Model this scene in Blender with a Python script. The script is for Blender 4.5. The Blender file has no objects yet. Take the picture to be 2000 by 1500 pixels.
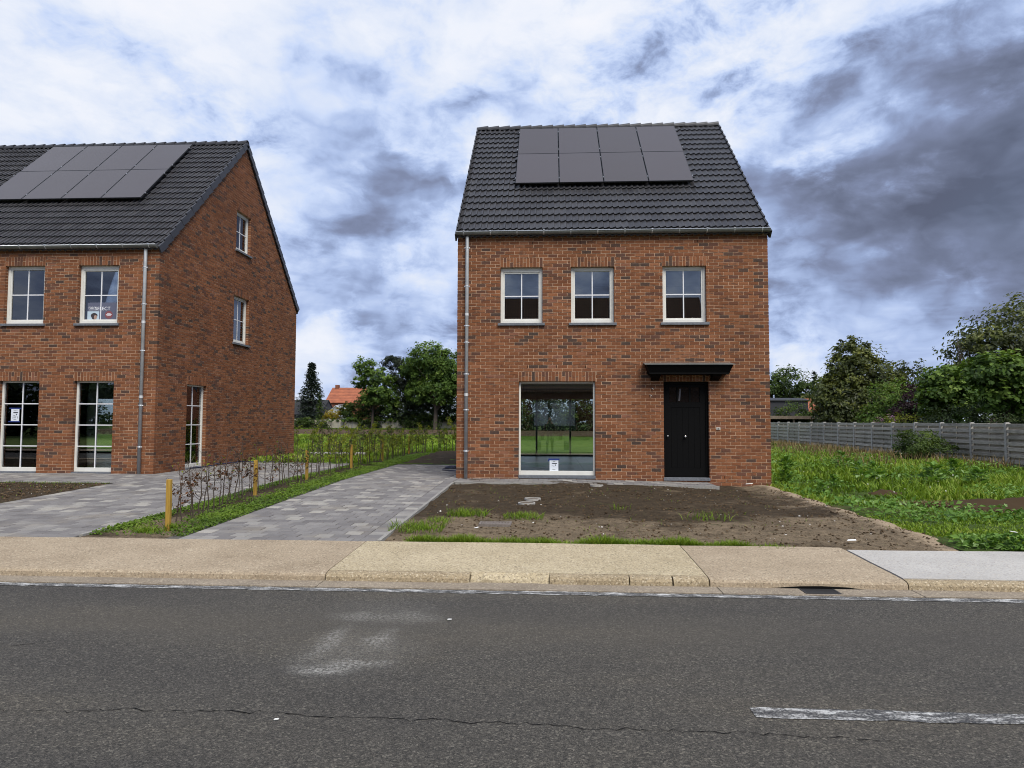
import bpy, math, random
import numpy as np
from mathutils import Vector, Matrix, noise as mnoise
from mathutils.geometry import tessellate_polygon

rng = np.random.default_rng(7)
random.seed(7)
S = bpy.context.scene
COL = S.collection
PI = math.pi

# ------------------------------------------------------------------ camera
cam_d = bpy.data.cameras.new("camera")
cam = bpy.data.objects.new("camera", cam_d)
COL.objects.link(cam)
cam_d.sensor_width = 36.0
cam_d.lens = 1344.0 / 2000.0 * 36.0
cam_d.clip_start = 0.05
cam_d.clip_end = 3000
cam.matrix_world = (Matrix.Translation((0, 0, 1.62)) @ Matrix.Rotation(0.0549, 4, 'Z')
                    @ Matrix.Rotation(PI / 2 + 0.0538, 4, 'X') @ Matrix.Rotation(0.0034, 4, 'Z'))
S.camera = cam

# ------------------------------------------------------------------ view
S.view_settings.view_transform = 'Standard'
S.view_settings.look = 'None'
S.view_settings.gamma = 1.0
S.view_settings.exposure = 1.55
S.view_settings.use_curve_mapping = False
S.render.engine = 'CYCLES'
S.cycles.filter_width = 1.0
S.cycles.max_bounces = 8
S.cycles.transparent_max_bounces = 12

# ------------------------------------------------------------------ sun (overcast, very soft)
SUN_EL, SUN_AZ = math.radians(52), math.radians(28)      # azimuth measured from -Y towards -X
sd = Vector((math.sin(SUN_AZ) * math.cos(SUN_EL), -math.cos(SUN_AZ) * math.cos(SUN_EL), math.sin(SUN_EL)))
sun_d = bpy.data.lights.new("sun", 'SUN')
sun_d.energy = 1.5
sun_d.angle = math.radians(36)
sun_d.color = (1.0, 0.95, 0.86)
sun = bpy.data.objects.new("sun", sun_d)
sun.rotation_euler = sd.to_track_quat('Z', 'Y').to_euler()
COL.objects.link(sun)

# ------------------------------------------------------------------ node helpers
class NT:
    def __init__(s, tree):
        s.t = tree; s.l = tree.links
    def node(s, typ, **kw):
        n = s.t.nodes.new(typ)
        for k, v in kw.items(): setattr(n, k, v)
        return n
    def put(s, sock, v):
        if v is None: return
        if isinstance(v, bpy.types.NodeSocket): s.l.new(v, sock)
        else:
            if hasattr(sock, 'default_value'):
                dv = sock.default_value
                if hasattr(dv, '__len__') and len(dv) == 4 and hasattr(v, '__len__') and len(v) == 3: v = tuple(v) + (1,)
                sock.default_value = v
    def math(s, op, a, b=None, c=None, clamp=False):
        n = s.node('ShaderNodeMath', operation=op, use_clamp=clamp)
        s.put(n.inputs[0], a); s.put(n.inputs[1], b); s.put(n.inputs[2], c)
        return n.outputs[0]
    def vmath(s, op, a, b=None, scale=None):
        n = s.node('ShaderNodeVectorMath', operation=op)
        s.put(n.inputs[0], a); s.put(n.inputs[1], b)
        if scale is not None: s.put(n.inputs[3], scale)
        return n.outputs['Value'] if op in ('DOT_PRODUCT', 'LENGTH', 'DISTANCE') else n.outputs[0]
    def noise(s, scale, detail=4, rough=.55, vec=None, dist=0.0, col=False, dim='3D'):
        n = s.node('ShaderNodeTexNoise', noise_dimensions=dim)
        s.put(n.inputs['Vector'], vec); n.inputs['Scale'].default_value = scale
        n.inputs['Detail'].default_value = detail; n.inputs['Roughness'].default_value = rough
        n.inputs['Distortion'].default_value = dist
        return n.outputs['Color' if col else 'Fac']
    def voro(s, scale, vec=None, feature='F1', out='Distance'):
        n = s.node('ShaderNodeTexVoronoi', feature=feature)
        s.put(n.inputs['Vector'], vec); n.inputs['Scale'].default_value = scale
        return n.outputs[out]
    def ramp(s, fac, stops, interp='LINEAR'):
        n = s.node('ShaderNodeValToRGB'); r = n.color_ramp; r.interpolation = interp
        while len(r.elements) > 1: r.elements.remove(r.elements[0])
        for i, (p, c) in enumerate(stops):
            e = r.elements[0] if i == 0 else r.elements.new(p)
            e.position = p
            if not hasattr(c, '__len__'): c = (c, c, c)
            e.color = tuple(c)[:3] + (1,)
        s.put(n.inputs[0], fac)
        return n.outputs[0]
    def mix(s, fac, a, b, blend='MIX'):
        n = s.node('ShaderNodeMix', data_type='RGBA', blend_type=blend)
        s.put(n.inputs[0], fac); s.put(n.inputs[6], a); s.put(n.inputs[7], b)
        return n.outputs[2]
    def maprange(s, v, a, b, c=0.0, d=1.0, smooth=True):
        n = s.node('ShaderNodeMapRange', interpolation_type='SMOOTHSTEP' if smooth else 'LINEAR')
        s.put(n.inputs[0], v); n.inputs[1].default_value = a; n.inputs[2].default_value = b
        n.inputs[3].default_value = c; n.inputs[4].default_value = d
        return n.outputs[0]
    def scale3(s, vec, sc):
        return s.vmath('MULTIPLY', vec, sc)
    def pos(s): return s.node('ShaderNodeNewGeometry').outputs['Position']
    def attr(s, name): return s.node('ShaderNodeAttribute', attribute_name=name).outputs['Fac']
    def bump(s, h, strength=.5, dist=.01):
        n = s.node('ShaderNodeBump'); s.put(n.inputs['Height'], h)
        n.inputs['Strength'].default_value = strength; n.inputs['Distance'].default_value = dist
        return n.outputs[0]

MATS = {}
def mat(name, build):
    m = bpy.data.materials.new(name); m.use_nodes = True
    m.node_tree.nodes.clear()
    t = NT(m.node_tree)
    out = t.node('ShaderNodeOutputMaterial')
    sh = build(t)
    t.l.new(sh, out.inputs['Surface'])
    MATS[name] = m
    return m
def pbsdf(t, col, rough=.7, normal=None, metal=0.0, spec=.5, **kw):
    n = t.node('ShaderNodeBsdfPrincipled')
    t.put(n.inputs['Base Color'], col); t.put(n.inputs['Roughness'], rough); t.put(n.inputs['Metallic'], metal)
    t.put(n.inputs['Specular IOR Level'], spec)
    if normal is not None: t.put(n.inputs['Normal'], normal)
    for k, v in kw.items(): t.put(n.inputs[k], v)
    return n.outputs[0]

# ------------------------------------------------------------------ world: broken cloud over a clear Nishita sky
W = bpy.data.worlds.new("World"); S.world = W; W.use_nodes = True
W.cycles.sampling_method = 'MANUAL'; W.cycles.sample_map_resolution = 512
W.node_tree.nodes.clear()
t = NT(W.node_tree)
wo = t.node('ShaderNodeOutputWorld'); bg = t.node('ShaderNodeBackground')
sky = t.node('ShaderNodeTexSky', sky_type='NISHITA'); sky.sun_disc = False
sky.sun_elevation = SUN_EL; sky.sun_rotation = math.atan2(sd.x, sd.y)
dirv = t.node('ShaderNodeTexCoord').outputs['Generated']
sep = t.node('ShaderNodeSeparateXYZ'); t.put(sep.inputs[0], dirv)
zz = t.math('MAXIMUM', sep.outputs[2], 0.0)
q = t.vmath('MULTIPLY', dirv, (1.0, 1.0, 1.75))
warp = t.vmath('SUBTRACT', t.noise(5.0, 3, .55, q, col=True), (.5, .5, .5))
q2 = t.vmath('ADD', q, t.vmath('SCALE', warp, scale=.10))
n_big = t.noise(2.6, 2, .5, q2)
n_mid = t.noise(5.2, 10, .63, q2)
n_off = t.noise(5.2, 4, .56, t.vmath('ADD', q2, (-.02, .0, .055)))
relief = t.math('SUBTRACT', n_mid, n_off)
# billows: folded noise gives the rounded, sharp-edged heads of cumulus
bl = t.math('ABSOLUTE', t.math('MULTIPLY_ADD', t.noise(6.0, 5, .52, q2), 4.0, -2.0))
streak = t.noise(3.0, 5, .6, t.vmath('MULTIPLY', q2, (.8, .8, 5.0)))
low = t.maprange(sep.outputs[2], .26, .08, 0.0, 1.0)
v = t.math('MULTIPLY_ADD', n_big, .34, .10)
v = t.math('MULTIPLY_ADD', n_mid, .52, v)
v = t.math('MULTIPLY_ADD', relief, .90, v)
v = t.math('MULTIPLY_ADD', bl, .19, v)
v = t.math('MULTIPLY_ADD', t.math('MULTIPLY', t.math('SUBTRACT', streak, .5), low), .45, v)
v = t.math('MULTIPLY_ADD', t.math('SUBTRACT', v, .575), .88, .505)
# the cloud banks in view: (direction, angular radius in degrees, lighter/darker)
BANKS = [
    ((-0.56, 0.70, 0.45), 32, .14), ((-0.24, 0.82, 0.52), 15, .09), ((0.02, 0.82, 0.57), 13, .05), ((0.22, 0.80, 0.56), 11, .13),
    ((0.56, 0.79, 0.25), 15, -.15), ((0.45, 0.85, 0.27), 10, -.08), ((0.60, 0.74, 0.30), 9, -.04), ((0.47, 0.85, 0.225), 6, -.07),
    ((-0.27, 0.925, 0.26), 9, -.11), ((-0.20, 0.885, 0.42), 9, -.10), ((-0.16, 0.93, 0.33), 9, -.06), ((0.20, 0.86, 0.46), 12, -.03), ((0.44, 0.885, 0.13), 8, .09),
    ((-0.31, 0.95, 0.065), 5, .10), ((-0.30, 0.94, 0.125), 5, -.07), ((-0.14, 0.96, 0.22), 5, .07), ((0.58, 0.66, 0.48), 9, .08), ((0.36, 0.74, 0.57), 12, .07),
]
for d0, rad, w in BANKS:
    d0 = Vector(d0).normalized()
    dt = t.vmath('DOT_PRODUCT', dirv, tuple(d0))
    dtn = t.math('MULTIPLY_ADD', t.math('SUBTRACT', n_mid, .5), .010 * rad, dt)
    v = t.math('MULTIPLY_ADD', t.maprange(dtn, math.cos(math.radians(rad * 1.4)), math.cos(math.radians(rad * .2))), w, v)
ccol = t.ramp(v, [(.10, (.048, .056, .085)), (.24, (.076, .090, .136)), (.33, (.100, .120, .186)), (.41, (.140, .177, .276)), (.48, (.194, .243, .364)), (.57, (.268, .316, .424)),
                  (.67, (.330, .360, .425)), (.80, (.378, .395, .436)), (1.0, (.405, .412, .44))])
clear = t.vmath('SCALE', sky.outputs[0], scale=.05)
cover = t.maprange(n_big, .18, .40, .85, 1.0)
hz = t.maprange(sep.outputs[2], 0.0, .10, .45, 0.0)
ccol = t.mix(hz, ccol, (.285, .32, .40))
fin = t.mix(cover, clear, ccol)
t.put(bg.inputs[0], fin); bg.inputs[1].default_value = .77
t.l.new(bg.outputs[0], wo.inputs[0])

# ------------------------------------------------------------------ mesh helpers
WL = {}
def wloc(o): return WL.get(o.name, Vector((0, 0, 0)))
def add(o, parent=None, loc=None, rot=None):
    """link; world placement given by loc; parent translation is compensated"""
    COL.objects.link(o)
    loc = Vector(loc) if loc is not None else Vector((0, 0, 0))
    WL[o.name] = loc.copy()
    if parent is not None:
        o.parent = parent
        loc = loc - wloc(parent)
    o.location = loc
    if rot is not None: o.rotation_euler = rot
    return o
def tag(o, label=None, cat=None, group=None, kind=None):
    if label: o['label'] = label
    if cat: o['category'] = cat
    if group: o['group'] = group
    if kind: o['kind'] = kind
    return o
def empty(name, loc, label=None, cat=None, group=None, kind=None):
    o = bpy.data.objects.new(name, None); o.empty_display_size = .2
    add(o, None, loc)
    return tag(o, label, cat, group, kind)
def np_me(name, V, F, mat=None, tone=None, smooth=False):
    V = np.asarray(V, dtype=np.float32).reshape(-1, 3)
    if isinstance(F, np.ndarray): F = [F]
    F = [np.asarray(f, dtype=np.int32) for f in F if len(f)]
    me = bpy.data.meshes.new(name)
    me.vertices.add(len(V)); me.vertices.foreach_set('co', V.ravel())
    loops = np.concatenate([f.ravel() for f in F])
    tot = np.concatenate([np.full(len(f), f.shape[1], np.int32) for f in F])
    st = np.concatenate([[0], np.cumsum(tot)[:-1]]).astype(np.int32)
    me.loops.add(len(loops)); me.loops.foreach_set('vertex_index', loops)
    me.polygons.add(len(tot)); me.polygons.foreach_set('loop_start', st); me.polygons.foreach_set('loop_total', tot)
    me.polygons.foreach_set('use_smooth', np.full(len(tot), bool(smooth)))
    me.update(calc_edges=True)
    if tone is not None:
        a = me.attributes.new('tone', 'FLOAT', 'POINT'); a.data.foreach_set('value', np.asarray(tone, np.float32).ravel())
    if mat: me.materials.append(mat if not isinstance(mat, str) else MATS[mat])
    return me
def np_ob(name, V, F, mat, parent=None, tone=None, smooth=False, loc=None):
    me = np_me(name, V, F, mat, tone, smooth)
    return add(bpy.data.objects.new(name, me), parent, loc)
BOXF = np.array([[0, 1, 2, 3], [7, 6, 5, 4], [0, 4, 5, 1], [1, 5, 6, 2], [2, 6, 7, 3], [3, 7, 4, 0]])
def box_v(x0, x1, y0, y1, z0, z1):
    return np.array([[x0, y0, z0], [x0, y1, z0], [x1, y1, z0], [x1, y0, z0], [x0, y0, z1], [x0, y1, z1], [x1, y1, z1], [x1, y0, z1]], float)
class MB:
    """collects pieces into one mesh"""
    def __init__(s): s.V = []; s.F4 = []; s.F3 = []; s.n = 0; s.T = []
    def raw(s, V, F4=None, F3=None, tone=.5):
        V = np.asarray(V, float).reshape(-1, 3); s.V.append(V)
        if F4 is not None and len(F4): s.F4.append(np.asarray(F4) + s.n)
        if F3 is not None and len(F3): s.F3.append(np.asarray(F3) + s.n)
        s.T.append(np.full(len(V), tone) if np.isscalar(tone) else np.asarray(tone))
        s.n += len(V); return s
    def box(s, x0, x1, y0, y1, z0, z1, tone=.5): return s.raw(box_v(x0, x1, y0, y1, z0, z1), BOXF, tone=tone)
    def tube(s, pts, rad, sides=6, cap=True, tone=.5):
        pts = [Vector(p) for p in pts]; k = len(pts)
        if np.isscalar(rad): rad = [rad] * k
        V = []; prev = None
        for i in range(k):
            d = (pts[min(i + 1, k - 1)] - pts[max(i - 1, 0)]).normalized()
            if prev is None:
                a = d.orthogonal().normalized()
            else:
                a = (prev - d * prev.dot(d)).normalized()
            prev = a; b = d.cross(a)
            for j in range(sides):
                an = 2 * PI * j / sides
                V.append(pts[i] + (a * math.cos(an) + b * math.sin(an)) * rad[i])
        F = []
        for i in range(k - 1):
            for j in range(sides):
                F.append([i * sides + j, i * sides + (j + 1) % sides, (i + 1) * sides + (j + 1) % sides, (i + 1) * sides + j])
        F3 = []
        if cap and sides == 4: F += [[0, 3, 2, 1], [(k - 1) * 4 + i for i in range(4)]]
        elif cap:
            for base in (0, (k - 1) * sides):
                for j in range(1, sides - 1): F3.append([base, base + j, base + j + 1])
        return s.raw([tuple(p) for p in V], F, F3, tone)
    def prism(s, poly, y0, y1, tone=.5):
        """poly in (x,z), extruded along y"""
        n = len(poly); V = [(x, y0, z) for x, z in poly] + [(x, y1, z) for x, z in poly]
        F4 = [[i, (i + 1) % n, n + (i + 1) % n, n + i] for i in range(n)]
        tr = tessellate_polygon([[Vector((x, z, 0)) for x, z in poly]])
        F3 = [list(a) for a in tr] + [[n + i for i in reversed(a)] for a in tr]
        return s.raw(V, F4, F3, tone)
    def xf(s, M):
        for i, V in enumerate(s.V):
            s.V[i] = (np.c_[V, np.ones(len(V))] @ np.array(M).T)[:, :3]
        return s
    def mesh(s, name, mat, smooth=False):
        return np_me(name, np.concatenate(s.V), [np.concatenate(a) for a in (s.F4, s.F3) if a], mat, np.concatenate(s.T), smooth)
    def ob(s, name, mat, parent=None, smooth=False, loc=None, bevel=0):
        o = add(bpy.data.objects.new(name, s.mesh(name, mat, smooth)), parent, loc)
        if bevel:
            m = o.modifiers.new('b', 'BEVEL'); m.width = bevel; m.segments = 2; m.limit_method = 'ANGLE'
        return o

# ------------------------------------------------------------------ materials
def m_brick(t):
    P = t.pos(); tone = t.attr('tone')
    base = t.ramp(tone, [(0, (.052, .041, .034)), (.07, (.078, .048, .036)), (.14, (.105, .050, .034)), (.3, (.150, .057, .026)), (.5, (.188, .072, .031)),
                         (.7, (.220, .088, .038)), (.88, (.246, .106, .052)), (1, (.206, .091, .055))])
    fl = t.noise(3.2, 3, .55, t.scale3(P, (1.6, 1.6, 6)))
    flk = t.math('MULTIPLY', t.maprange(fl, .54, .68), .58)
    c = t.mix(flk, base, (.055, .041, .034))
    g = t.noise(55, 4, .65, P)
    c = t.mix(t.math('MULTIPLY', t.maprange(g, .35, .75), .45), c, (.13, .052, .033))
    big = t.noise(.8, 3, .5, P)
    c = t.mix(1, c, t.ramp(big, [(.3, .84), (.7, 1.12)]), 'MULTIPLY')
    ef = t.noise(1.7, 5, .65, P)
    c = t.mix(t.math('MULTIPLY', t.maprange(ef, .66, .80), .16), c, (.45, .38, .33))
    b = t.bump(t.math('ADD', t.math('MULTIPLY', g, .6), t.noise(160, 3, .6, P)), .7, .004)
    return pbsdf(t, c, .92, b, spec=.2)
mat('brick', m_brick)
def m_mortar(t):
    P = t.pos(); n = t.noise(40, 4, .6, P); big = t.noise(1.2, 4, .55, P)
    c = t.ramp(big, [(.3, (.40, .255, .165)), (.7, (.50, .335, .225))])
    c = t.mix(1, c, t.ramp(n, [(.3, .85), (.7, 1.1)]), 'MULTIPLY')
    return pbsdf(t, c, .95, t.bump(n, .6, .003), spec=.15)
mat('mortar', m_mortar)
def m_tile(t):
    P = t.pos(); tone = t.attr('tone')
    c = t.ramp(tone, [(0, (.024, .023, .025)), (.5, (.035, .034, .037)), (1, (.048, .047, .050))])
    n = t.noise(9, 5, .6, P); f = t.noise(140, 2, .6, P)
    c = t.mix(1, c, t.ramp(n, [(.3, .8), (.75, 1.25)]), 'MULTIPLY')
    return pbsdf(t, c, t.math('MULTIPLY_ADD', n, .25, .30), t.bump(f, .25, .002), spec=.45)
mat('roof_tile', m_tile)
mat('roof_dark', lambda t: pbsdf(t, (.015, .015, .017), .8))
def m_panel(t):
    P = t.pos(); n = t.noise(1.1, 2, .5, P); tone = t.attr('tone')
    c = t.ramp(tone, [(0, (.058, .050, .049)), (1, (.070, .061, .063))])
    ln = t.node('ShaderNodeTexWave', wave_type='BANDS', bands_direction='X'); t.put(ln.inputs[0], P); ln.inputs['Scale'].default_value = 17
    c = t.mix(t.maprange(ln.outputs[1], .93, 1.0, 0, .25), c, (.06, .055, .06))
    return pbsdf(t, c, t.math('MULTIPLY_ADD', n, .08, .30), spec=.42)
mat('solar_glass', m_panel)
mat('black_metal', lambda t: pbsdf(t, (.018, .018, .02), .45, spec=.5))
mat('alu', lambda t: pbsdf(t, (.55, .55, .56), .4, metal=.9))
def m_zinc(t):
    P = t.pos(); n = t.noise(6, 5, .6, P); s_ = t.noise(30, 3, .6, t.scale3(P, (1, 1, .12)))
    c = t.ramp(n, [(.3, (.33, .34, .345)), (.7, (.45, .46, .47))])
    c = t.mix(t.maprange(s_, .55, .75, 0, .4), c, (.24, .25, .25))
    return pbsdf(t, c, .45, t.bump(n, .1, .003), metal=.30)
mat('zinc', m_zinc)
def m_gutter(t):
    P = t.pos(); n = t.noise(3.5, 6, .6, P)
    c = t.ramp(n, [(.3, (.13, .135, .125)), (.7, (.21, .215, .205))])
    return pbsdf(t, c, .5, metal=.45)
mat('zinc_dull', m_gutter)
mat('zinc_bright', lambda t: pbsdf(t, (.62, .64, .66), .35, metal=.7))
def m_frame(t):
    P = t.pos(); n = t.noise(5, 4, .6, P)
    return pbsdf(t, t.ramp(n, [(.3, (.60, .59, .545)), (.7, (.67, .66, .62))]), .38, spec=.4)
mat('window_white', m_frame)
mat('bar_white', lambda t: pbsdf(t, (.66, .66, .68), .35))
def m_stone(t):
    P = t.pos(); n = t.noise(22, 5, .6, P)
    return pbsdf(t, t.ramp(n, [(.3, (.085, .093, .108)), (.7, (.15, .16, .18))]), .65, t.bump(n, .2, .002))
mat('blue_stone', m_stone)
def m_glass(t):
    P = t.pos(); n = t.noise(1.1, 1, .4, P)
    nb = t.bump(n, .004, .02)
    fr = t.node('ShaderNodeFresnel'); fr.inputs['IOR'].default_value = 1.75; t.put(fr.inputs['Normal'], nb)
    gl = t.node('ShaderNodeBsdfGlossy'); gl.inputs['Roughness'].default_value = 0.0; gl.inputs[0].default_value = (.93, .95, 1.0, 1); t.put(gl.inputs['Normal'], nb)
    tr = t.node('ShaderNodeBsdfTransparent'); tr.inputs[0].default_value = (.91, .94, .915, 1)
    mx = t.node('ShaderNodeMixShader'); t.put(mx.inputs[0], t.math('MULTIPLY_ADD', fr.outputs[0], 1.1, .025)); t.l.new(tr.outputs[0], mx.inputs[1]); t.l.new(gl.outputs[0], mx.inputs[2])
    return mx.outputs[0]
mat('glass', m_glass)
def m_plaster(t):
    n = t.noise(2, 3, .5, t.pos()); return pbsdf(t, t.ramp(n, [(.3, (.50, .50, .47)), (.7, (.60, .60, .57))]), .9)
mat('plaster', m_plaster)
def m_intfloor(t):
    P = t.pos(); br = t.node('ShaderNodeTexBrick'); t.put(br.inputs['Vector'], P)
    br.inputs['Scale'].default_value = 1; br.inputs['Brick Width'].default_value = .9; br.inputs['Row Height'].default_value = .9; br.offset = 0
    br.inputs['Mortar Size'].default_value = .008
    br.inputs['Color1'].default_value = (.42, .45, .46, 1); br.inputs['Color2'].default_value = (.47, .50, .51, 1); br.inputs['Mortar'].default_value = (.14, .14, .14, 1)
    return pbsdf(t, br.outputs[0], .28)
mat('interior_tile', m_intfloor)
mat('white_paint', lambda t: pbsdf(t, (.72, .72, .70), .45))
def m_door(t):
    P = t.pos(); n = t.noise(14, 3, .5, t.scale3(P, (6, 6, .4)))
    return pbsdf(t, (.0035, .0035, .0038), .6, t.bump(n, .12, .002), spec=.08)
mat('black_door', m_door)
mat('dark_pane', lambda t: pbsdf(t, (.008, .007, .007), .06, spec=.5))
mat('steel', lambda t: pbsdf(t, (.75, .75, .74), .22, metal=1.0))
mat('white_plastic', lambda t: pbsdf(t, (.78, .78, .76), .5))
mat('cable_grey', lambda t: pbsdf(t, (.45, .42, .38), .5))
def m_paver(t):
    P = t.pos(); tone = t.attr('tone')
    c = t.ramp(tone, [(0, (.122, .114, .112)), (.3, (.158, .149, .146)), (.55, (.200, .190, .182)), (.78, (.258, .245, .224)), (1, (.335, .315, .280))])
    n = t.noise(4.5, 4, .6, P); f = t.noise(170, 3, .7, P)
    c = t.mix(1, c, t.ramp(n, [(.3, .88), (.7, 1.1)]), 'MULTIPLY')
    c = t.mix(1, c, t.ramp(f, [(.3, .72), (.7, 1.25)]), 'MULTIPLY')
    d = t.noise(1.4, 6, .6, P)
    c = t.mix(t.math('MULTIPLY', t.maprange(d, .50, .72), .35), c, (.26, .225, .17))
    return pbsdf(t, c, .9, t.bump(f, .5, .003), spec=.25)
mat('paver', m_paver)
def m_joint(t):
    P = t.pos(); n = t.noise(60, 3, .6, P)
    return pbsdf(t, t.ramp(n, [(.3, (.045, .042, .038)), (.7, (.10, .092, .078))]), .95)
mat('joint_sand', m_joint)
def m_conc(c0, c1, speck=.5, stain=(.16, .12, .08)):
    def f(t):
        P = t.pos(); n = t.noise(1.3, 5, .6, P); fn = t.noise(48, 4, .8, P); v = t.voro(75, P, out='Color')
        c = t.ramp(n, [(.3, c0), (.7, c1)])
        c = t.mix(1, c, t.ramp(fn, [(.3, 1 - speck * .75), (.7, 1 + speck * .62)]), 'MULTIPLY')
        vs = t.node('ShaderNodeSeparateColor'); t.put(vs.inputs[0], v)
        c = t.mix(t.maprange(vs.outputs[0], .86, .95, 0, speck), c, (.10, .075, .05))
        c = t.mix(t.maprange(vs.outputs[1], .88, .95, 0, speck * .9), c, (.55, .48, .36))
        st = t.noise(2.2, 6, .65, t.scale3(P, (.5, 1.5, 1)))
        c = t.mix(t.maprange(st, .56, .78, 0, .55), c, stain)
        return pbsdf(t, c, .93, t.bump(t.math('ADD', fn, vs.outputs[2]), .5, .004), spec=.2)
    return f
mat('concrete_tan', m_conc((.275, .217, .150), (.365, .295, .21), .5))
mat('concrete_yellow', m_conc((.34, .28, .18), (.44, .37, .25), .62, (.23, .18, .11)))
mat('concrete_white', m_conc((.36, .345, .325), (.43, .415, .39), .30, (.30, .285, .265)))
mat('concrete_kerb', m_conc((.26, .205, .13), (.34, .275, .18), .62))
mat('concrete_gutter', m_conc((.20, .165, .125), (.28, .235, .18), .4, (.11, .095, .08)))
mat('concrete_grey', m_conc((.20, .195, .185), (.30, .29, .27), .3))
def m_asphalt(t):
    P = t.pos()
    v = t.node('ShaderNodeSeparateColor'); t.put(v.inputs[0], t.voro(92, P, out='Color'))
    v2 = t.node('ShaderNodeSeparateColor'); t.put(v2.inputs[0], t.voro(210, P, out='Color'))
    fn = t.noise(130, 3, .85, P)
    c = t.ramp(v.outputs[0], [(0, (.015, .015, .015)), (.45, (.048, .046, .043)), (.78, (.080, .076, .070)), (.93, (.130, .124, .111)), (1, (.20, .19, .17))])
    c2 = t.ramp(v2.outputs[1], [(0, (.019, .019, .019)), (.6, (.060, .057, .053)), (1, (.140, .133, .12))])
    c = t.mix(.45, c, c2)
    c = t.mix(1, c, t.ramp(fn, [(.32, (.66, .65, .62)), (.68, (1.50, 1.47, 1.40))]), 'MULTIPLY')
    big = t.noise(.55, 5, .55, t.scale3(P, (.35, 1.3, 1)))
    c = t.mix(1, c, t.ramp(big, [(.3, (.76, .76, .79)), (.5, (1.03, 1.01, .98)), (.7, (1.34, 1.26, 1.12))]), 'MULTIPLY')
    spy = t.node('ShaderNodeSeparateXYZ'); t.put(spy.inputs[0], P)
    ty = t.math('MULTIPLY_ADD', t.math('SUBTRACT', big, .5), 1.2, spy.outputs[1])
    trk = t.math('MULTIPLY', t.maprange(ty, 4.75, 5.3), t.maprange(ty, 6.1, 5.6))
    c = t.mix(t.math('MULTIPLY', trk, .30), c, (.085, .076, .062))
    # dried plaster/sand smear left on the lane: a stain with its own shape
    sp = t.node('ShaderNodeSeparateXYZ'); t.put(sp.inputs[0], P)
    wn = t.noise(2.6, 3, .6, P, col=True)
    Pw = t.vmath('ADD', P, t.vmath('SCALE', t.vmath('SUBTRACT', wn, (.5, .5, .5)), scale=.42))
    tot = None
    for (cx, cy, rx, ry, w) in [(-1.47, 4.50, .22, .10, 1.1), (-1.28, 4.63, .22, .07, .8), (-1.62, 5.06, .10, .34, .65), (-1.22, 5.15, .09, .22, .75),
                                (-1.55, 5.7, .26, .14, .45), (-1.12, 5.75, .22, .22, .38), (-1.4, 4.85, .42, .5, .32), (-1.4, 5.9, .5, .45, .20)]:
        dv = t.vmath('MULTIPLY', t.vmath('SUBTRACT', Pw, (cx, cy, 0)), (1 / rx, 1 / ry, 0))
        g = t.math('MULTIPLY', t.maprange(t.vmath('LENGTH', dv), 1.5, 0.0), w)
        tot = g if tot is None else t.math('ADD', tot, g)
    grain = t.maprange(t.noise(42, 5, .75, P), .40, .68)
    sm = t.math('MULTIPLY', t.math('MULTIPLY', tot, t.math('MULTIPLY_ADD', grain, .9, .08)), .85, clamp=True)
    c = t.mix(sm, c, (.40, .39, .36))
    h = t.math('ADD', t.math('MULTIPLY', v.outputs[1], .6), fn)
    return pbsdf(t, c, .85, t.bump(h, .9, .008), spec=.3)
mat('asphalt', m_asphalt)
def m_roadpaint(t):
    P = t.pos(); n = t.noise(7, 6, .75, t.scale3(P, (.6, 2.2, 1))); f = t.noise(80, 3, .7, P)
    v = t.node('ShaderNodeSeparateColor'); t.put(v.inputs[0], t.voro(95, P, out='Color'))
    k = t.maprange(t.math('MULTIPLY_ADD', f, .45, n), .57, .75)
    asp = t.ramp(v.outputs[0], [(0, (.016, .016, .018)), (.5, (.05, .05, .05)), (1, (.15, .145, .135))])
    c = t.mix(t.math('SUBTRACT', 1.0, k), asp, t.ramp(f, [(.3, (.40, .40, .39)), (.7, (.66, .66, .64))]))
    return pbsdf(t, c, .8, t.bump(f, .5, .004))
mat('road_paint', m_roadpaint)
mat('crack_dark', lambda t: pbsdf(t, (.009, .009, .009), 1.0, spec=0))
def m_soil(t):
    P = t.pos(); n = t.noise(1.0, 6, .6, P); m = t.noise(7, 6, .7, P); f = t.noise(45, 4, .7, P)
    sp = t.node('ShaderNodeSeparateXYZ'); t.put(sp.inputs[0], P)
    dry = t.math('MULTIPLY_ADD', t.math('SUBTRACT', n, .5), 3.4, t.maprange(sp.outputs[1], 11.8, 9.6, 0, .95))
    dry = t.math('ADD', dry, t.maprange(sp.outputs[0], 3.4, 4.9, 0, .75), clamp=True)
    c = t.mix(t.maprange(dry, .25, .95), (.050, .037, .024), (.150, .115, .076))
    c = t.mix(1, c, t.ramp(m, [(.3, .55), (.5, 1.0), (.72, 1.40)]), 'MULTIPLY')
    c = t.mix(1, c, t.ramp(f, [(.3, .5), (.7, 1.5)]), 'MULTIPLY')
    edge = t.math('ADD', sp.outputs[0], t.math('MULTIPLY', t.math('SUBTRACT', m, .5), .7))
    c = t.mix(t.maprange(edge, 4.58, 4.85, 0, .9), c, t.ramp(f, [(.3, (.25, .19, .125)), (.7, (.42, .33, .23))]))
    gr = t.noise(3.1, 5, .65, P)
    c = t.mix(t.maprange(gr, .60, .74, 0, .35), c, (.055, .085, .018))
    return pbsdf(t, c, .97, t.bump(t.math('ADD', m, f), 1.0, .02), spec=.1)
mat('soil', m_soil)
def m_clod(t):
    tone = t.attr('tone'); c = t.ramp(tone, [(0, (.030, .020, .012)), (.5, (.075, .051, .030)), (.9, (.14, .10, .062)), (1, (.20, .155, .10))])
    return pbsdf(t, c, 1.0, spec=.05)
mat('clod', m_clod)
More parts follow.
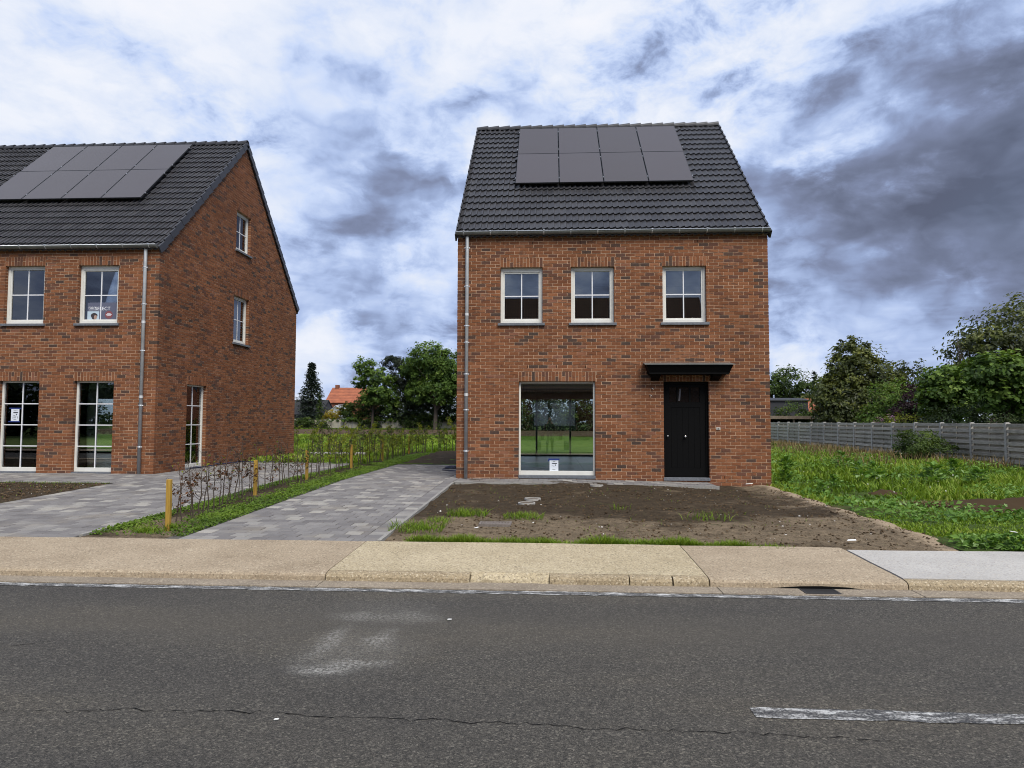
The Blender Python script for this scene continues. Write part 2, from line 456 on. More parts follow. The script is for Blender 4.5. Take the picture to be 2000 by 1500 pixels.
mat('pebble', lambda t: pbsdf(t, t.ramp(t.attr('tone'), [(0, (.30, .27, .24)), (1, (.62, .60, .56))]), .8))
def m_ground(t):
    P = t.pos(); n = t.noise(.25, 6, .6, P); f = t.noise(6, 5, .7, P)
    c = t.ramp(n, [(.3, (.035, .055, .015)), (.55, (.05, .075, .02)), (.75, (.07, .062, .03))])
    c = t.mix(1, c, t.ramp(f, [(.3, .6), (.7, 1.35)]), 'MULTIPLY')
    return pbsdf(t, c, 1.0, t.bump(f, 1, .05), spec=.05)
mat('ground', m_ground)
def m_plough(t):
    P = t.pos(); n = t.noise(.4, 6, .65, P); f = t.noise(5, 4, .7, P)
    c = t.ramp(n, [(.3, (.060, .040, .026)), (.7, (.105, .076, .050))])
    c = t.mix(1, c, t.ramp(f, [(.3, .65), (.7, 1.3)]), 'MULTIPLY')
    return pbsdf(t, c, 1.0, t.bump(f, 1, .06), spec=.05)
mat('field_soil', m_plough)
def m_fieldgrass(t):
    P = t.pos(); n = t.noise(.35, 6, .65, P); f = t.noise(9, 4, .7, P)
    c = t.ramp(n, [(.3, (.055, .095, .016)), (.6, (.085, .14, .022)), (.78, (.10, .095, .035))])
    c = t.mix(1, c, t.ramp(f, [(.3, .6), (.7, 1.35)]), 'MULTIPLY')
    return pbsdf(t, c, 1.0, t.bump(f, 1, .04), spec=.05)
mat('field_grass', m_fieldgrass)
mat('lawn', lambda t: pbsdf(t, t.ramp(t.noise(2.5, 6, .7, t.pos()), [(.3, (.09, .15, .025)), (.7, (.19, .25, .05))]), 1.0))
def leafmat(name, stops, trans=.35, rough=.6, spec=.25):
    def f(t):
        c = t.ramp(t.attr('tone'), stops)
        p = pbsdf(t, c, rough, spec=spec)
        tl = t.node('ShaderNodeBsdfTranslucent'); t.put(tl.inputs[0], t.mix(1, c, (1.25, 1.25, .7), 'MULTIPLY'))
        mx = t.node('ShaderNodeMixShader'); mx.inputs[0].default_value = trans
        t.l.new(p, mx.inputs[1]); t.l.new(tl.outputs[0], mx.inputs[2]); return mx.outputs[0]
    return mat(name, f)
leafmat('grass_blade', [(0, (.045, .080, .008)), (.45, (.115, .195, .014)), (.8, (.185, .275, .024)), (1, (.26, .30, .055))], .3)
leafmat('dry_blade', [(0, (.09, .065, .028)), (.6, (.19, .135, .062)), (1, (.27, .20, .10))], .2)
leafmat('weed_leaf', [(0, (.036, .080, .012)), (.5, (.090, .185, .026)), (.85, (.155, .27, .05)), (1, (.26, .38, .15))], .3)
leafmat('clover', [(0, (.035, .065, .010)), (.5, (.085, .150, .013)), (1, (.15, .225, .024))], .3)
leafmat('leaf_green', [(0, (.015, .028, .008)), (.4, (.034, .060, .012)), (.75, (.065, .104, .017)), (1, (.110, .155, .028))], .3)
leafmat('leaf_olive', [(0, (.018, .025, .007)), (.4, (.046, .060, .013)), (.75, (.092, .110, .020)), (1, (.155, .165, .03))], .25, .5, .35)
leafmat('leaf_dark', [(0, (.010, .018, .007)), (.5, (.026, .045, .014)), (1, (.06, .085, .025))], .2)
leafmat('needle_dark', [(0, (.010, .016, .011)), (.5, (.021, .032, .021)), (1, (.045, .056, .034))], .12)
leafmat('leaf_light', [(0, (.026, .054, .010)), (.4, (.060, .112, .018)), (.75, (.110, .180, .028)), (1, (.18, .26, .05))], .35)
leafmat('leaf_yellow', [(0, (.10, .095, .010)), (.5, (.26, .20, .014)), (1, (.42, .31, .02))], .3)
leafmat('leaf_purple', [(0, (.012, .006, .008)), (.5, (.028, .012, .016)), (1, (.06, .028, .032))], .25)
leafmat('leaf_brown', [(0, (.030, .016, .010)), (.5, (.085, .038, .018)), (.85, (.15, .065, .03)), (1, (.22, .11, .05))], .2)
leafmat('leaf_young', [(0, (.06, .085, .010)), (.5, (.150, .180, .016)), (1, (.27, .28, .03))], .35)
leafmat('petal', [(0, (.30, .10, .26)), (.5, (.42, .20, .36)), (1, (.55, .36, .48))], .3)
leafmat('petal_white', [(0, (.6, .6, .55)), (1, (.8, .8, .75))], .3)
def m_bark(t):
    P = t.pos(); n = t.noise(9, 5, .6, t.scale3(P, (1, 1, .3)))
    return pbsdf(t, t.ramp(n, [(.3, (.030, .023, .017)), (.7, (.085, .068, .050))]), .95, t.bump(n, .8, .02))
mat('bark', m_bark)
mat('twig', lambda t: pbsdf(t, t.ramp(t.noise(20, 3, .6, t.pos()), [(.3, (.040, .028, .020)), (.7, (.080, .058, .042))]), .9))
def m_post(t):
    P = t.pos(); n = t.noise(10, 5, .65, t.scale3(P, (4, 4, .5)))
    c = t.ramp(n, [(.3, (.27, .155, .020)), (.7, (.41, .255, .040))])
    return pbsdf(t, c, .85, t.bump(n, .5, .006))
mat('post_wood', m_post)
def m_fence(t):
    P = t.pos(); tone = t.attr('tone')
    n = t.noise(7, 6, .7, t.scale3(P, (3, .45, 5))); big = t.noise(1.1, 4, .6, P); sp = t.noise(34, 3, .75, P)
    c = t.ramp(n, [(.28, (.22, .200, .170)), (.5, (.37, .340, .295)), (.75, (.52, .48, .42))])
    c = t.mix(1, c, t.ramp(tone, [(0, .72), (1, 1.2)]), 'MULTIPLY')
    c = t.mix(t.maprange(big, .52, .7, 0, .40), c, (.12, .112, .104))
    c = t.mix(t.maprange(sp, .66, .74, 0, .5), c, (.30, .29, .28))
    return pbsdf(t, c, .92, t.bump(n, .6, .01), spec=.15)
mat('fence_wood', m_fence)
def m_oldwall(t):
    P = t.pos(); n = t.noise(.8, 6, .65, P); f = t.noise(5, 4, .7, P)
    c = t.ramp(n, [(.3, (.24, .22, .16)), (.7, (.38, .36, .28))])
    c = t.mix(t.maprange(f, .52, .72, 0, .45), c, (.11, .11, .075))
    return pbsdf(t, c, .95, t.bump(f, .6, .03))
mat('old_concrete', m_oldwall)
def m_redroof(t):
    P = t.pos(); n = t.noise(1.2, 5, .65, P)
    w = t.node('ShaderNodeTexWave', wave_type='BANDS', bands_direction='Z'); t.put(w.inputs[0], P); w.inputs['Scale'].default_value = 1.1; w.inputs['Distortion'].default_value = .4
    c = t.ramp(n, [(.3, (.21, .062, .030)), (.7, (.36, .115, .050))])
    c = t.mix(1, c, t.ramp(w.outputs[1], [(0, .72), (1, 1.12)]), 'MULTIPLY')
    return pbsdf(t, c, .85, t.bump(w.outputs[1], .6, .03))
mat('red_roof', m_redroof)
def m_farbrick(t):
    P = t.pos(); n = t.noise(3, 4, .6, P); return pbsdf(t, t.ramp(n, [(.3, (.15, .055, .03)), (.7, (.22, .085, .045))]), .95)
mat('far_brick', m_farbrick)
def m_brownroof(t):
    P = t.pos(); br = t.node('ShaderNodeTexBrick'); t.put(br.inputs['Vector'], t.scale3(P, (1, 1, 1)))
    w = t.node('ShaderNodeTexWave', wave_type='BANDS', bands_direction='Z'); t.put(w.inputs[0], P); w.inputs['Scale'].default_value = 1.25
    w2 = t.node('ShaderNodeTexWave', wave_type='BANDS', bands_direction='X'); t.put(w2.inputs[0], P); w2.inputs['Scale'].default_value = 1.6
    k = t.math('MULTIPLY', w.outputs[1], w2.outputs[1])
    c = t.ramp(k, [(0, (.04, .02, .012)), (.4, (.16, .078, .04)), (1, (.36, .165, .085))])
    return pbsdf(t, c, .85)
mat('brown_roof', m_brownroof)
mat('fascia_wood', lambda t: pbsdf(t, t.ramp(t.noise(6, 5, .6, t.pos()), [(.3, (.13, .10, .07)), (.7, (.24, .19, .14))]), .9))
mat('sticker', lambda t: pbsdf(t, (.075, .07, .08), .5))
mat('dark_cladding', lambda t: pbsdf(t, (.020, .021, .026), .7))
mat('lid_soil', lambda t: pbsdf(t, t.ramp(t.noise(30, 4, .6, t.pos()), [(.3, (.05, .036, .024)), (.7, (.13, .10, .07))]), 1.0))
mat('cover_metal', lambda t: pbsdf(t, t.ramp(t.noise(30, 4, .6, t.pos()), [(.3, (.10, .085, .075)), (.7, (.20, .17, .15))]), .8))
mat('manhole_ring', lambda t: pbsdf(t, t.ramp(t.noise(25, 4, .6, t.pos()), [(.3, (.26, .25, .23)), (.7, (.40, .38, .35))]), .8))
mat('cast_iron', lambda t: pbsdf(t, (.035, .034, .034), .6, metal=.4))
mat('hose_blue', lambda t: pbsdf(t, (.010, .014, .05), .45))
mat('black_plastic', lambda t: pbsdf(t, (.012, .012, .014), .5))
mat('paper', lambda t: pbsdf(t, (.62, .66, .72), .8))
mat('tape_blue', lambda t: pbsdf(t, (.012, .03, .16), .5))
mat('ink', lambda t: pbsdf(t, (.02, .025, .035), .8))
mat('ink_white', lambda t: pbsdf(t, (.75, .76, .80), .6))
mat('ink_red', lambda t: pbsdf(t, (.20, .06, .07), .7))
mat('poster_film', lambda t: pbsdf(t, (.10, .105, .15), .25))
mat('poster_photo', lambda t: pbsdf(t, (.42, .52, .60), .5))
mat('poster_dark', lambda t: pbsdf(t, (.035, .028, .032), .6))
mat('poster_skin', lambda t: pbsdf(t, (.36, .24, .19), .6))
mat('cloth_dark', lambda t: pbsdf(t, (.018, .018, .022), .9))
mat('skin', lambda t: pbsdf(t, (.42, .25, .18), .6))
mat('board_pale', lambda t: pbsdf(t, (.40, .44, .48), .6))
def m_hedge(t):
    P = t.pos(); n = t.noise(5, 5, .7, P); return pbsdf(t, t.ramp(n, [(.3, (.012, .02, .006)), (.7, (.05, .075, .02))]), 1.0, t.bump(n, 1, .1))
mat('hedge_mass', m_hedge)

# ------------------------------------------------------------------ terrain heights
def sstep(a, b, x):
    k = np.clip((np.asarray(x, float) - a) / (b - a), 0, 1); return k * k * (3 - 2 * k)
def lot_z(y): return .13 + .15 * np.clip((np.asarray(y, float) - 8.45) / 7.0, 0, 1)
def soil_z(x, y):
    return lot_z(y) - .12 * sstep(1.0, 5.0, x) * np.clip((np.asarray(y, float) - 8.45) / 7.0, 0, 1) - .02
def weed_z(x, y):
    x = np.asarray(x, float); y = np.asarray(y, float)
    return .10 + .05 * np.sin(x * .9 + y * .35) * np.cos(y * .5) - .06 * sstep(20, 40, y)

# ------------------------------------------------------------------ ground, road, pavement
g = MB()
g.raw([(-600, -600, -.06), (600, -600, -.06), (600, 900, -.06), (-600, 900, -.06)], [[0, 1, 2, 3]])
tag(g.ob('ground', 'ground'), kind='structure')

def sheet(name, x0, x1, y0, y1, z, m, nx=1, ny=1, zf=None, parent=None, amp=0, fs=1.0):
    xs = np.linspace(x0, x1, nx + 1); ys = np.linspace(y0, y1, ny + 1)
    X, Y = np.meshgrid(xs, ys); Z = (zf(X, Y) if zf else np.full_like(X, z))
    if amp:
        Z = Z + np.array([[amp * mnoise.fractal(Vector((a * fs, b * fs, 0)), .8, 2.1, 5) for a, b in zip(r, s_)] for r, s_ in zip(X, Y)])
    V = np.stack([X, Y, Z], -1).reshape(-1, 3); w = nx + 1
    i = (np.arange(ny)[:, None] * w + np.arange(nx)[None]).ravel()
    return np_ob(name, V, np.stack([i, i + 1, i + w + 1, i + w], 1), m, parent, smooth=True)

road = tag(sheet('road', -120, 120, 1.35, 6.66, 0, 'asphalt', 60, 4), kind='structure')
def strip_paint(name, x0, x1, y0, y1, z=.004, rag=.012, seg=.06):
    n = int((x1 - x0) / seg); xs = np.linspace(x0, x1, n + 1)
    a = y0 + rng.normal(0, rag, n + 1); b = y1 + rng.normal(0, rag, n + 1)
    V = np.concatenate([np.stack([xs, a, np.full(n + 1, z)], 1), np.stack([xs, b, np.full(n + 1, z)], 1)])
    i = np.arange(n)
    return np_ob(name, V, np.stack([i, i + 1, i + n + 2, i + n + 1], 1), 'road_paint', road)
strip_paint('edge_line', -30, 30, 6.53, 6.645, rag=.008)
for x0 in (-13.9, -8.9, -3.9 - 2.5, 1.13, 6.1, 11.1):
    if x0 in (-3.9 - 2.5,): continue
    strip_paint('lane_dash', x0, x0 + 2.5, 3.93, 4.065, rag=.006)
strip_paint('far_edge_line', -30, 30, 1.40, 1.50, rag=.008)
def crack(pts, w=.009):
    P = []
    for (a, b) in zip(pts[:-1], pts[1:]):
        k = max(2, int(math.hypot(b[0] - a[0], b[1] - a[1]) / .035))
        for i in range(k):
            f = i / k; P.append((a[0] + (b[0] - a[0]) * f + random.gauss(0, .006), a[1] + (b[1] - a[1]) * f + random.gauss(0, .010)))
    n = len(P); V = []; off = 0
    for i, p in enumerate(P):
        off = off * .8 + random.gauss(0, .007); ww = w * random.uniform(.15, 1.0) * (1 - abs(2 * i / n - 1) ** 6)
        V += [(p[0], p[1] + off - ww / 2, .004), (p[0], p[1] + off + ww / 2, .004)]
    F = [[2 * i, 2 * i + 2, 2 * i + 3, 2 * i + 1] for i in range(n - 1)]
    return np_ob('crack', V, np.array(F), 'crack_dark', road)
crack([(-3.3, 3.74), (-2.37, 3.79), (-1.62, 3.83), (-1.3, 3.77), (-.75, 3.80), (-.2, 3.79), (.5, 3.74), (1.37, 3.69), (2.1, 3.70)], .0085)
crack([(-4.15, 4.62), (-3.85, 4.80), (-3.60, 4.98)], .010)
crack([(-3.95, 4.78), (-3.98, 4.62)], .006)

# channel, kerb and concrete pavement bays
sw = empty('sidewalk', (0, 7.6, 0), kind='structure')
ch = MB()
for x0, x1 in ((-30, -13.1), (-13.09, -7.6), (-7.59, -2.27), (-2.26, 1.62), (1.63, 2.40), (2.74, 3.46), (3.47, 9.4), (9.41, 15), (15.01, 30)):
    ch.box(x0, x1, 6.655, 6.93, -.05, .012)
ch.box(2.40, 2.74, 6.655, 6.70, -.05, .010)
tag(ch.ob('channel', 'concrete_gutter', None), kind='structure')
def bay(name, x0, x1, m, z0=.088, z1=.135, yk=6.90, yb=8.46, kerb=True, yfront=None):
    """one poured bay: sloping top with a rolled front edge"""
    nx = max(2, int((x1 - x0) / .25)); prof = [(yk + .0, -.03), (yk + .012, .055), (yk + .03, .074), (yk + .07, z0 - .005), (yk + .12, z0)] + [(yk + .12 + (yb - yk - .12) * i / 6, z0 + (z1 - z0) * i / 6) for i in range(1, 7)] + [(yb, -.03)]
    if not kerb: prof = [(yfront, -.03)] + [(yfront + (yb - yfront) * i / 6, z0 + .004 + (z1 - z0) * i / 6) for i in range(7)] + [(yb, -.03)]
    xs = np.linspace(x0, x1, nx + 1); V = []
    for x in xs:
        for (y, z) in prof:
            V.append((x, y + (.012 * math.sin(x * 2.3 + y) if y > 8 else 0), z + .004 * mnoise.noise(Vector((x * 1.5, y * 2, 0)))))
    k = len(prof); F = [[i * k + j, (i + 1) * k + j, (i + 1) * k + j + 1, i * k + j + 1] for i in range(nx) for j in range(k - 1)]
    mb = MB().raw(V, F)
    for e in (0, nx):
        base = e * k; mb.raw([V[base + j] for j in range(k)], None, [[0, j, j + 1] for j in range(1, k - 1)])
    return mb.ob(name, m, sw, smooth=False)
bay('paving_bay', -30, -13.1, 'concrete_tan'); bay('paving_bay', -13.09, -7.605, 'concrete_tan'); bay('paving_bay', -7.595, -2.262, 'concrete_tan')
b2 = bay('paving_bay', -2.25, 1.555, 'concrete_yellow', kerb=False, yfront=7.03)
tag(b2, 'yellowish exposed aggregate bay in front of the house')
bay('paving_bay', 1.567, 3.44, 'concrete_tan')
b3 = bay('paving_bay', 3.452, 5.75, 'concrete_white', z0=.094, kerb=False, yfront=7.02, yb=8.30)
tag(b3, 'newly poured pale grey bay')
bay('paving_bay', 5.762, 12, 'concrete_tan', yb=8.3); bay('paving_bay', 12.01, 30, 'concrete_tan', yb=8.3)
def kerbstone(x0, x1, ztop=.090, drop0=0, drop1=0):
    n = max(3, int((x1 - x0) / .15)); V = []
    prof = [(6.90, -.03), (6.912, .05), (6.93, .072), (6.965, ztop - .004), (7.026, ztop)]
    for i in range(n + 1):
        x = x0 + (x1 - x0) * i / n; cut = random.uniform(-.004, .002)
        for (y, z) in prof: V.append((x, y + cut, z + random.uniform(-.002, .002)))
    k = 5; F = [[i * k + j, (i + 1) * k + j, (i + 1) * k + j + 1, i * k + j + 1] for i in range(n) for j in range(k - 1)]
    mb = MB().raw(V, F)
    for e in (0, n): mb.raw(V[e * k:e * k + k], None, [[0, j, j + 1] for j in range(1, 4)] + [[0, 0, 0]][:0])
    return mb.ob('kerb_stone', 'concrete_kerb', sw)
kerbstone(-2.25, -.80); kerbstone(.0, .78); kerbstone(.79, 1.20); kerbstone(1.215, 1.555)
kerbstone(3.452, 5.75)
mb = MB(); V = []
for i in range(13):
    x = -.79 + .785 * i / 12
    for (y, z) in [(6.93, .0), (6.95, .035), (7.026, .092)]: V.append((x, y + random.uniform(-.012, .012), z + random.uniform(-.006, .006)))
mb.raw(V, [[i * 3 + j, i * 3 + 3 + j, i * 3 + 4 + j, i * 3 + 1 + j] for i in range(12) for j in range(2)])
tag(mb.ob('kerb_fill', 'concrete_yellow', sw), 'rough poured ramp between the kerb stones')
# road gully
gl = empty('road_gully', (2.57, 6.8, 0), 'slotted iron road gully in the channel under the pavement edge', 'drain')
mb = MB(); mb.box(2.41, 2.73, 6.705, 6.93, -.12, -.06); mb.ob('sump', 'crack_dark', gl)
mb = MB()
mb.box(2.405, 2.735, 6.703, 6.722, -.03, .014); mb.box(2.405, 2.735, 6.905, 6.925, -.03, .014); mb.box(2.405, 2.42, 6.723, 6.904, -.03, .014); mb.box(2.72, 2.735, 6.723, 6.904, -.03, .014)
mb.ob('frame', 'cast_iron', gl)
for i in range(5):
    MB().box(2.421, 2.719, 6.735 + i * .034, 6.753 + i * .034, -.025, .013).ob('grate_bar', 'cast_iron', gl)
MB().raw([(2.12, 6.896, .012), (3.02, 6.896, .012), (2.86, 6.896, .03), (2.62, 6.896, .038), (2.42, 6.896, .034)], None, [[0, 1, 2], [0, 2, 3], [0, 3, 4]]).ob('inlet_mouth', 'crack_dark', gl)

# opposite side of the road (seen only as reflections)
tag(sheet('far_pavement', -40, 40, -.75, 1.33, .11, 'concrete_tan', 10, 2), kind='structure')
tag(sheet('far_lawn', -45, 45, -13.2, -.78, .12, 'lawn', 10, 4, zf=lambda x, y: .12 + .03 * (-y)), kind='structure')

# ------------------------------------------------------------------ pavers
def paver_mesh(x0, x1, y0, y1, zf, rgen):
    j = .004; x0 += j; x1 -= j; y0 += j; y1 -= j; c = .006; dz = rgen.normal(0, .0018)
    tx, ty = rgen.normal(0, .006, 2); xc, yc = (x0 + x1) / 2, (y0 + y1) / 2
    def z(x, y): return float(zf(x, y)) + dz + tx * (x - xc) + ty * (y - yc)
    V = [(x, y, z(x, y) - .05) for x, y in ((x0, y0), (x1, y0), (x1, y1), (x0, y1))]
    V += [(x, y, z(x, y) - c) for x, y in ((x0, y0), (x1, y0), (x1, y1), (x0, y1))]
    V += [(x, y, z(x, y)) for x, y in ((x0 + c, y0 + c), (x1 - c, y0 + c), (x1 - c, y1 - c), (x0 + c, y1 - c))]
    F = [[8, 9, 10, 11]] + [[4 + i, 4 + (i + 1) % 4, 8 + (i + 1) % 4, 8 + i] for i in range(4)] + [[i, (i + 1) % 4, 4 + (i + 1) % 4, 4 + i] for i in range(4)]
    return np.array(V), np.array(F)
def pave(parent, cells, zf, nind=300):
    rg = np.random.default_rng(3)
    cells = sorted(cells, key=lambda c: math.hypot((c[0] + c[1]) / 2 + .3, (c[2] + c[3]) / 2))
    vis = 0; rest = MB()
    tone_prev = .4
    for c in cells:
        V, F = paver_mesh(*c, zf, rg)
        u = rg.random(); tn = rg.uniform(.08, .40) if u < .45 else rg.uniform(.35, .62) if u < .82 else rg.uniform(.62, .92)
        inview = abs(((c[0] + c[1]) / 2 + .055 * c[2]) / c[2]) < .80
        if vis < nind and inview:
            np_ob('paver', V, F, 'paver', parent, np.full(12, tn)); vis += 1
        else: rest.raw(V, F, tone=tn)
    if rest.n: tag(rest.ob('paver', 'paver', parent), kind='stuff')
def bond(x0, x1, y0, y1, s=.22, first=0):
    out = []; ny = int(round((y1 - y0) / s)); sy = (y1 - y0) / ny
    for r in range(ny):
        off = (s / 2 if (r + first) % 2 else 0); x = x0
        edges = [x0] + list(np.arange(x0 + (off or s), x1 - .05, s)) + [x1]
        for a, b in zip(edges[:-1], edges[1:]):
            if b - a > .04: out.append((a, b, y0 + r * sy, y0 + (r + 1) * sy))
    return out
def longrow(x0, x1, y0, y1, s=.22):
    n = int(round((y1 - y0) / s)); e = np.linspace(y0, y1, n + 1)
    return [(x0, x1, a, b) for a, b in zip(e[:-1], e[1:])]
zfun = lambda x, y: lot_z(y)
dr = tag(sheet('driveway', -4.86, -2.09, 8.47, 21.0, 0, 'joint_sand', 2, 20, zf=lambda x, y: lot_z(y) - .014), kind='structure')
cells = longrow(-4.66, -4.44, 8.48, 21.0) + bond(-4.44, -2.36, 8.48, 21.0) + longrow(-2.36, -2.14, 8.48, 21.0)
pave(dr, cells, zfun)
e = MB(); nseg = 7
for i in range(nseg):
    a = 8.5 + i * .95; b = min(a + .945, 15.05)
    e.raw(*[(lambda V: V)(np.array([(x, y, z0 + float(lot_z(y))) for x in (-2.135, -2.085) for y in (a, b) for z0 in (-.12, .012)]))], [[0, 1, 3, 2], [4, 6, 7, 5], [0, 4, 5, 1], [2, 3, 7, 6], [1, 5, 7, 3], [0, 2, 6, 4]])
e.ob('edging', 'concrete_grey', dr)
fp = tag(sheet('house_path', -2.14, 3.66, 15.12, 16.15, 0, 'joint_sand', 2, 2, zf=lambda x, y: lot_z(15.5) - .014 - .05 * sstep(0, 4, x)), kind='structure')
zpath = lambda x, y: .28 - .05 * sstep(0, 4, x)
pave(fp, bond(-2.13, 3.62, 15.15, 16.11), zpath)
MB().raw(np.array([(x, y, z0 + float(zpath(x, y))) for x in (-2.08, 3.64) for y in (15.09, 15.14) for z0 in (-.10, .006)]), [[0, 1, 3, 2], [4, 6, 7, 5], [0, 4, 5, 1], [2, 3, 7, 6], [1, 5, 7, 3], [0, 2, 6, 4]]).ob('edging', 'concrete_grey', fp)
dl = tag(sheet('neighbour_driveway', -9.40, -6.0, 8.47, 25.6, 0, 'joint_sand', 2, 20, zf=lambda x, y: lot_z(y) - .014), kind='structure')
cells = longrow(-9.36, -9.14, 8.48, 14.5) + bond(-9.14, -6.26, 8.48, 14.52) + longrow(-6.26, -6.04, 8.48, 25.5) + bond(-9.80, -6.26, 14.52, 25.5)
pave(dl, cells, zfun)
MB().raw(np.array([(x, y, z0 + float(lot_z(y))) for x in (-6.03, -5.975) for y in (8.6, 15.4) for z0 in (-.12, .02)]), [[0, 1, 3, 2], [4, 6, 7, 5], [0, 4, 5, 1], [2, 3, 7, 6], [1, 5, 7, 3], [0, 2, 6, 4]]).ob('edging', 'concrete_grey', dl)
lp = tag(sheet('neighbour_path', -18, -9.42, 14.5, 16.7, 0, 'joint_sand', 2, 2, zf=lambda x, y: lot_z(y) - .014), kind='structure')
pave(lp, bond(-18, -9.37, 14.52, 16.66), zfun, 120)

# ------------------------------------------------------------------ front gardens
def soil_patch(name, x0, x1, y0, y1, zf, step, amp):
    return tag(sheet(name, x0, x1, y0, y1, 0, 'soil', int((x1 - x0) / step), int((y1 - y0) / step), zf=zf, amp=amp, fs=1.6), kind='structure')
def zf_soil(x, y):
    z = soil_z(x, y)
    lip = .05 * np.exp(-((x - 4.75) / .22) ** 2) * sstep(8.6, 9.6, y)
    drop = -.07 * sstep(4.93, 5.25, x)
    return z + lip + drop - .05 * sstep(8.75, 8.45, y) + .012 * np.sin(y * 5 + x)
soil = soil_patch('front_garden_soil', -2.083, 5.30, 8.44, 16.05, zf_soil, .055, .022)
soil_patch('neighbour_garden_soil', -18, -9.41, 8.44, 14.5, lambda x, y: lot_z(y) - .02, .09, .022)
soil_patch('verge_soil', -5.985, -4.665, 8.44, 30.0, lambda x, y: lot_z(y) - .03 + .02 * np.sin(x * 3), .08, .025)
def scatter_clods(name, n, xr, yr, zf, s0, s1, m='clod', label=None, cat=None, tones=(0, 1), mask=None):
    ico_v = np.array([(0, 0, 1), (.9, 0, .3), (.28, .85, .3), (-.73, .53, .3), (-.73, -.53, .3), (.28, -.85, .3), (.73, .53, -.4), (-.28, .85, -.4), (-.9, 0, -.4), (-.28, -.85, -.4), (.73, -.53, -.4)])
    ico_f = np.array([[0, 1, 2], [0, 2, 3], [0, 3, 4], [0, 4, 5], [0, 5, 1], [1, 6, 2], [2, 7, 3], [3, 8, 4], [4, 9, 5], [5, 10, 1], [2, 6, 7], [3, 7, 8], [4, 8, 9], [5, 9, 10], [1, 10, 6]])
    x = rng.uniform(*xr, n); y = rng.uniform(*yr, n)
    if mask is not None: k = mask(x, y); x, y = x[k], y[k]; n = len(x)
    sc = s0 + (s1 - s0) * rng.random(n) ** 3
    an = rng.uniform(0, 2 * PI, n); sq = rng.uniform(.45, .9, n)
    J = ico_v[None] * rng.uniform(.65, 1.3, (n, 11, 1))
    ca, sa = np.cos(an)[:, None], np.sin(an)[:, None]
    X = (J[..., 0] * ca - J[..., 1] * sa) * sc[:, None] + x[:, None]
    Y = (J[..., 0] * sa + J[..., 1] * ca) * sc[:, None] + y[:, None]
    Z = J[..., 2] * (sc * sq)[:, None] + zf(x, y)[:, None] + .004
    V = np.stack([X, Y, Z], -1).reshape(-1, 3)
    F = (ico_f[None] + (np.arange(n) * 11)[:, None, None]).reshape(-1, 3)
    tn = np.repeat(rng.uniform(tones[0], tones[1], n), 11)
    o = np_ob(name, V, F, m, None, tn)
    return tag(o, label, cat, kind='stuff')
scatter_clods('soil_clods', 9000, (-2.05, 5.0), (8.6, 15.05), zf_soil, .004, .022, label='loose earth clods over the front garden', cat='soil', tones=(.1, .8))
scatter_clods('soil_clods', 4500, (-15, -9.5), (8.6, 14.4), lambda x, y: lot_z(y) - .01, .008, .034, label='loose earth clods over the neighbouring front garden', cat='soil', tones=(.1, .8))
scatter_clods('pebbles', 130, (-2.0, 4.9), (9.0, 15.05), zf_soil, .006, .02, 'pebble', 'small pale stones lying on the bare front garden', 'stones')
scatter_clods('pebbles', 120, (-14, -9.5), (9.0, 14.4), lambda x, y: lot_z(y), .006, .018, 'pebble', 'small pale stones lying on the neighbouring garden', 'stones')

# rest of the land
tag(sheet('weed_lot', 4.88, 17.0, 8.28, 56, 0, 'ground', 60, 200, zf=weed_z, amp=.05, fs=.9), kind='structure')
tag(sheet('back_garden', -40, 5.0, 21.05, 44, 0, 'field_grass', 90, 46, zf=lambda x, y: .27 + 0 * x, amp=.04, fs=.6), kind='structure')
tag(sheet('far_field', -60, 16, 44, 62, 0, 'field_grass', 40, 20, zf=lambda x, y: .25 + 0 * x, amp=.05, fs=.4), kind='structure')
tag(sheet('ploughed_field', -60, 16, 62, 94, 0, 'field_soil', 40, 24, zf=lambda x, y: .25 + .15 * sstep(62, 70, y), amp=.06, fs=.5), kind='structure')
tag(sheet('rear_soil', -4.66, -2.1, 21.02, 29.5, 0, 'soil', 26, 80, zf=lambda x, y: .275 + .06 * sstep(22, 27, y), amp=.03, fs=1.5), kind='structure')

# ------------------------------------------------------------------ houses
C = .0774; JT = .0135; BL = .227
SL = .977; ANG = math.atan(SL); CA, SA = math.cos(ANG), math.sin(ANG)
HD, RW = 9.40, 4.70           # house depth, ridge distance behind the front wall

class Wall:
    def __init__(s, O, u, n):
        s.O = np.array(O, float); s.u = np.array(u, float); s.n = np.array(n, float); s.z = np.array((0, 0, 1.))
        s.rz = math.atan2(u[1], u[0])
    def P(s, u, d, z):
        u = np.asarray(u, float); d = np.asarray(d, float); z = np.asarray(z, float)
        return s.O + u[..., None] * s.u - d[..., None] * s.n + z[..., None] * s.z
    def box(s, mb, u0, u1, d0, d1, z0, z1, tone=.5):
        V = box_v(u0, u1, d0, d1, z0, z1)
        return mb.raw(s.P(V[:, 0], V[:, 1], V[:, 2]), BOXF, tone=tone)

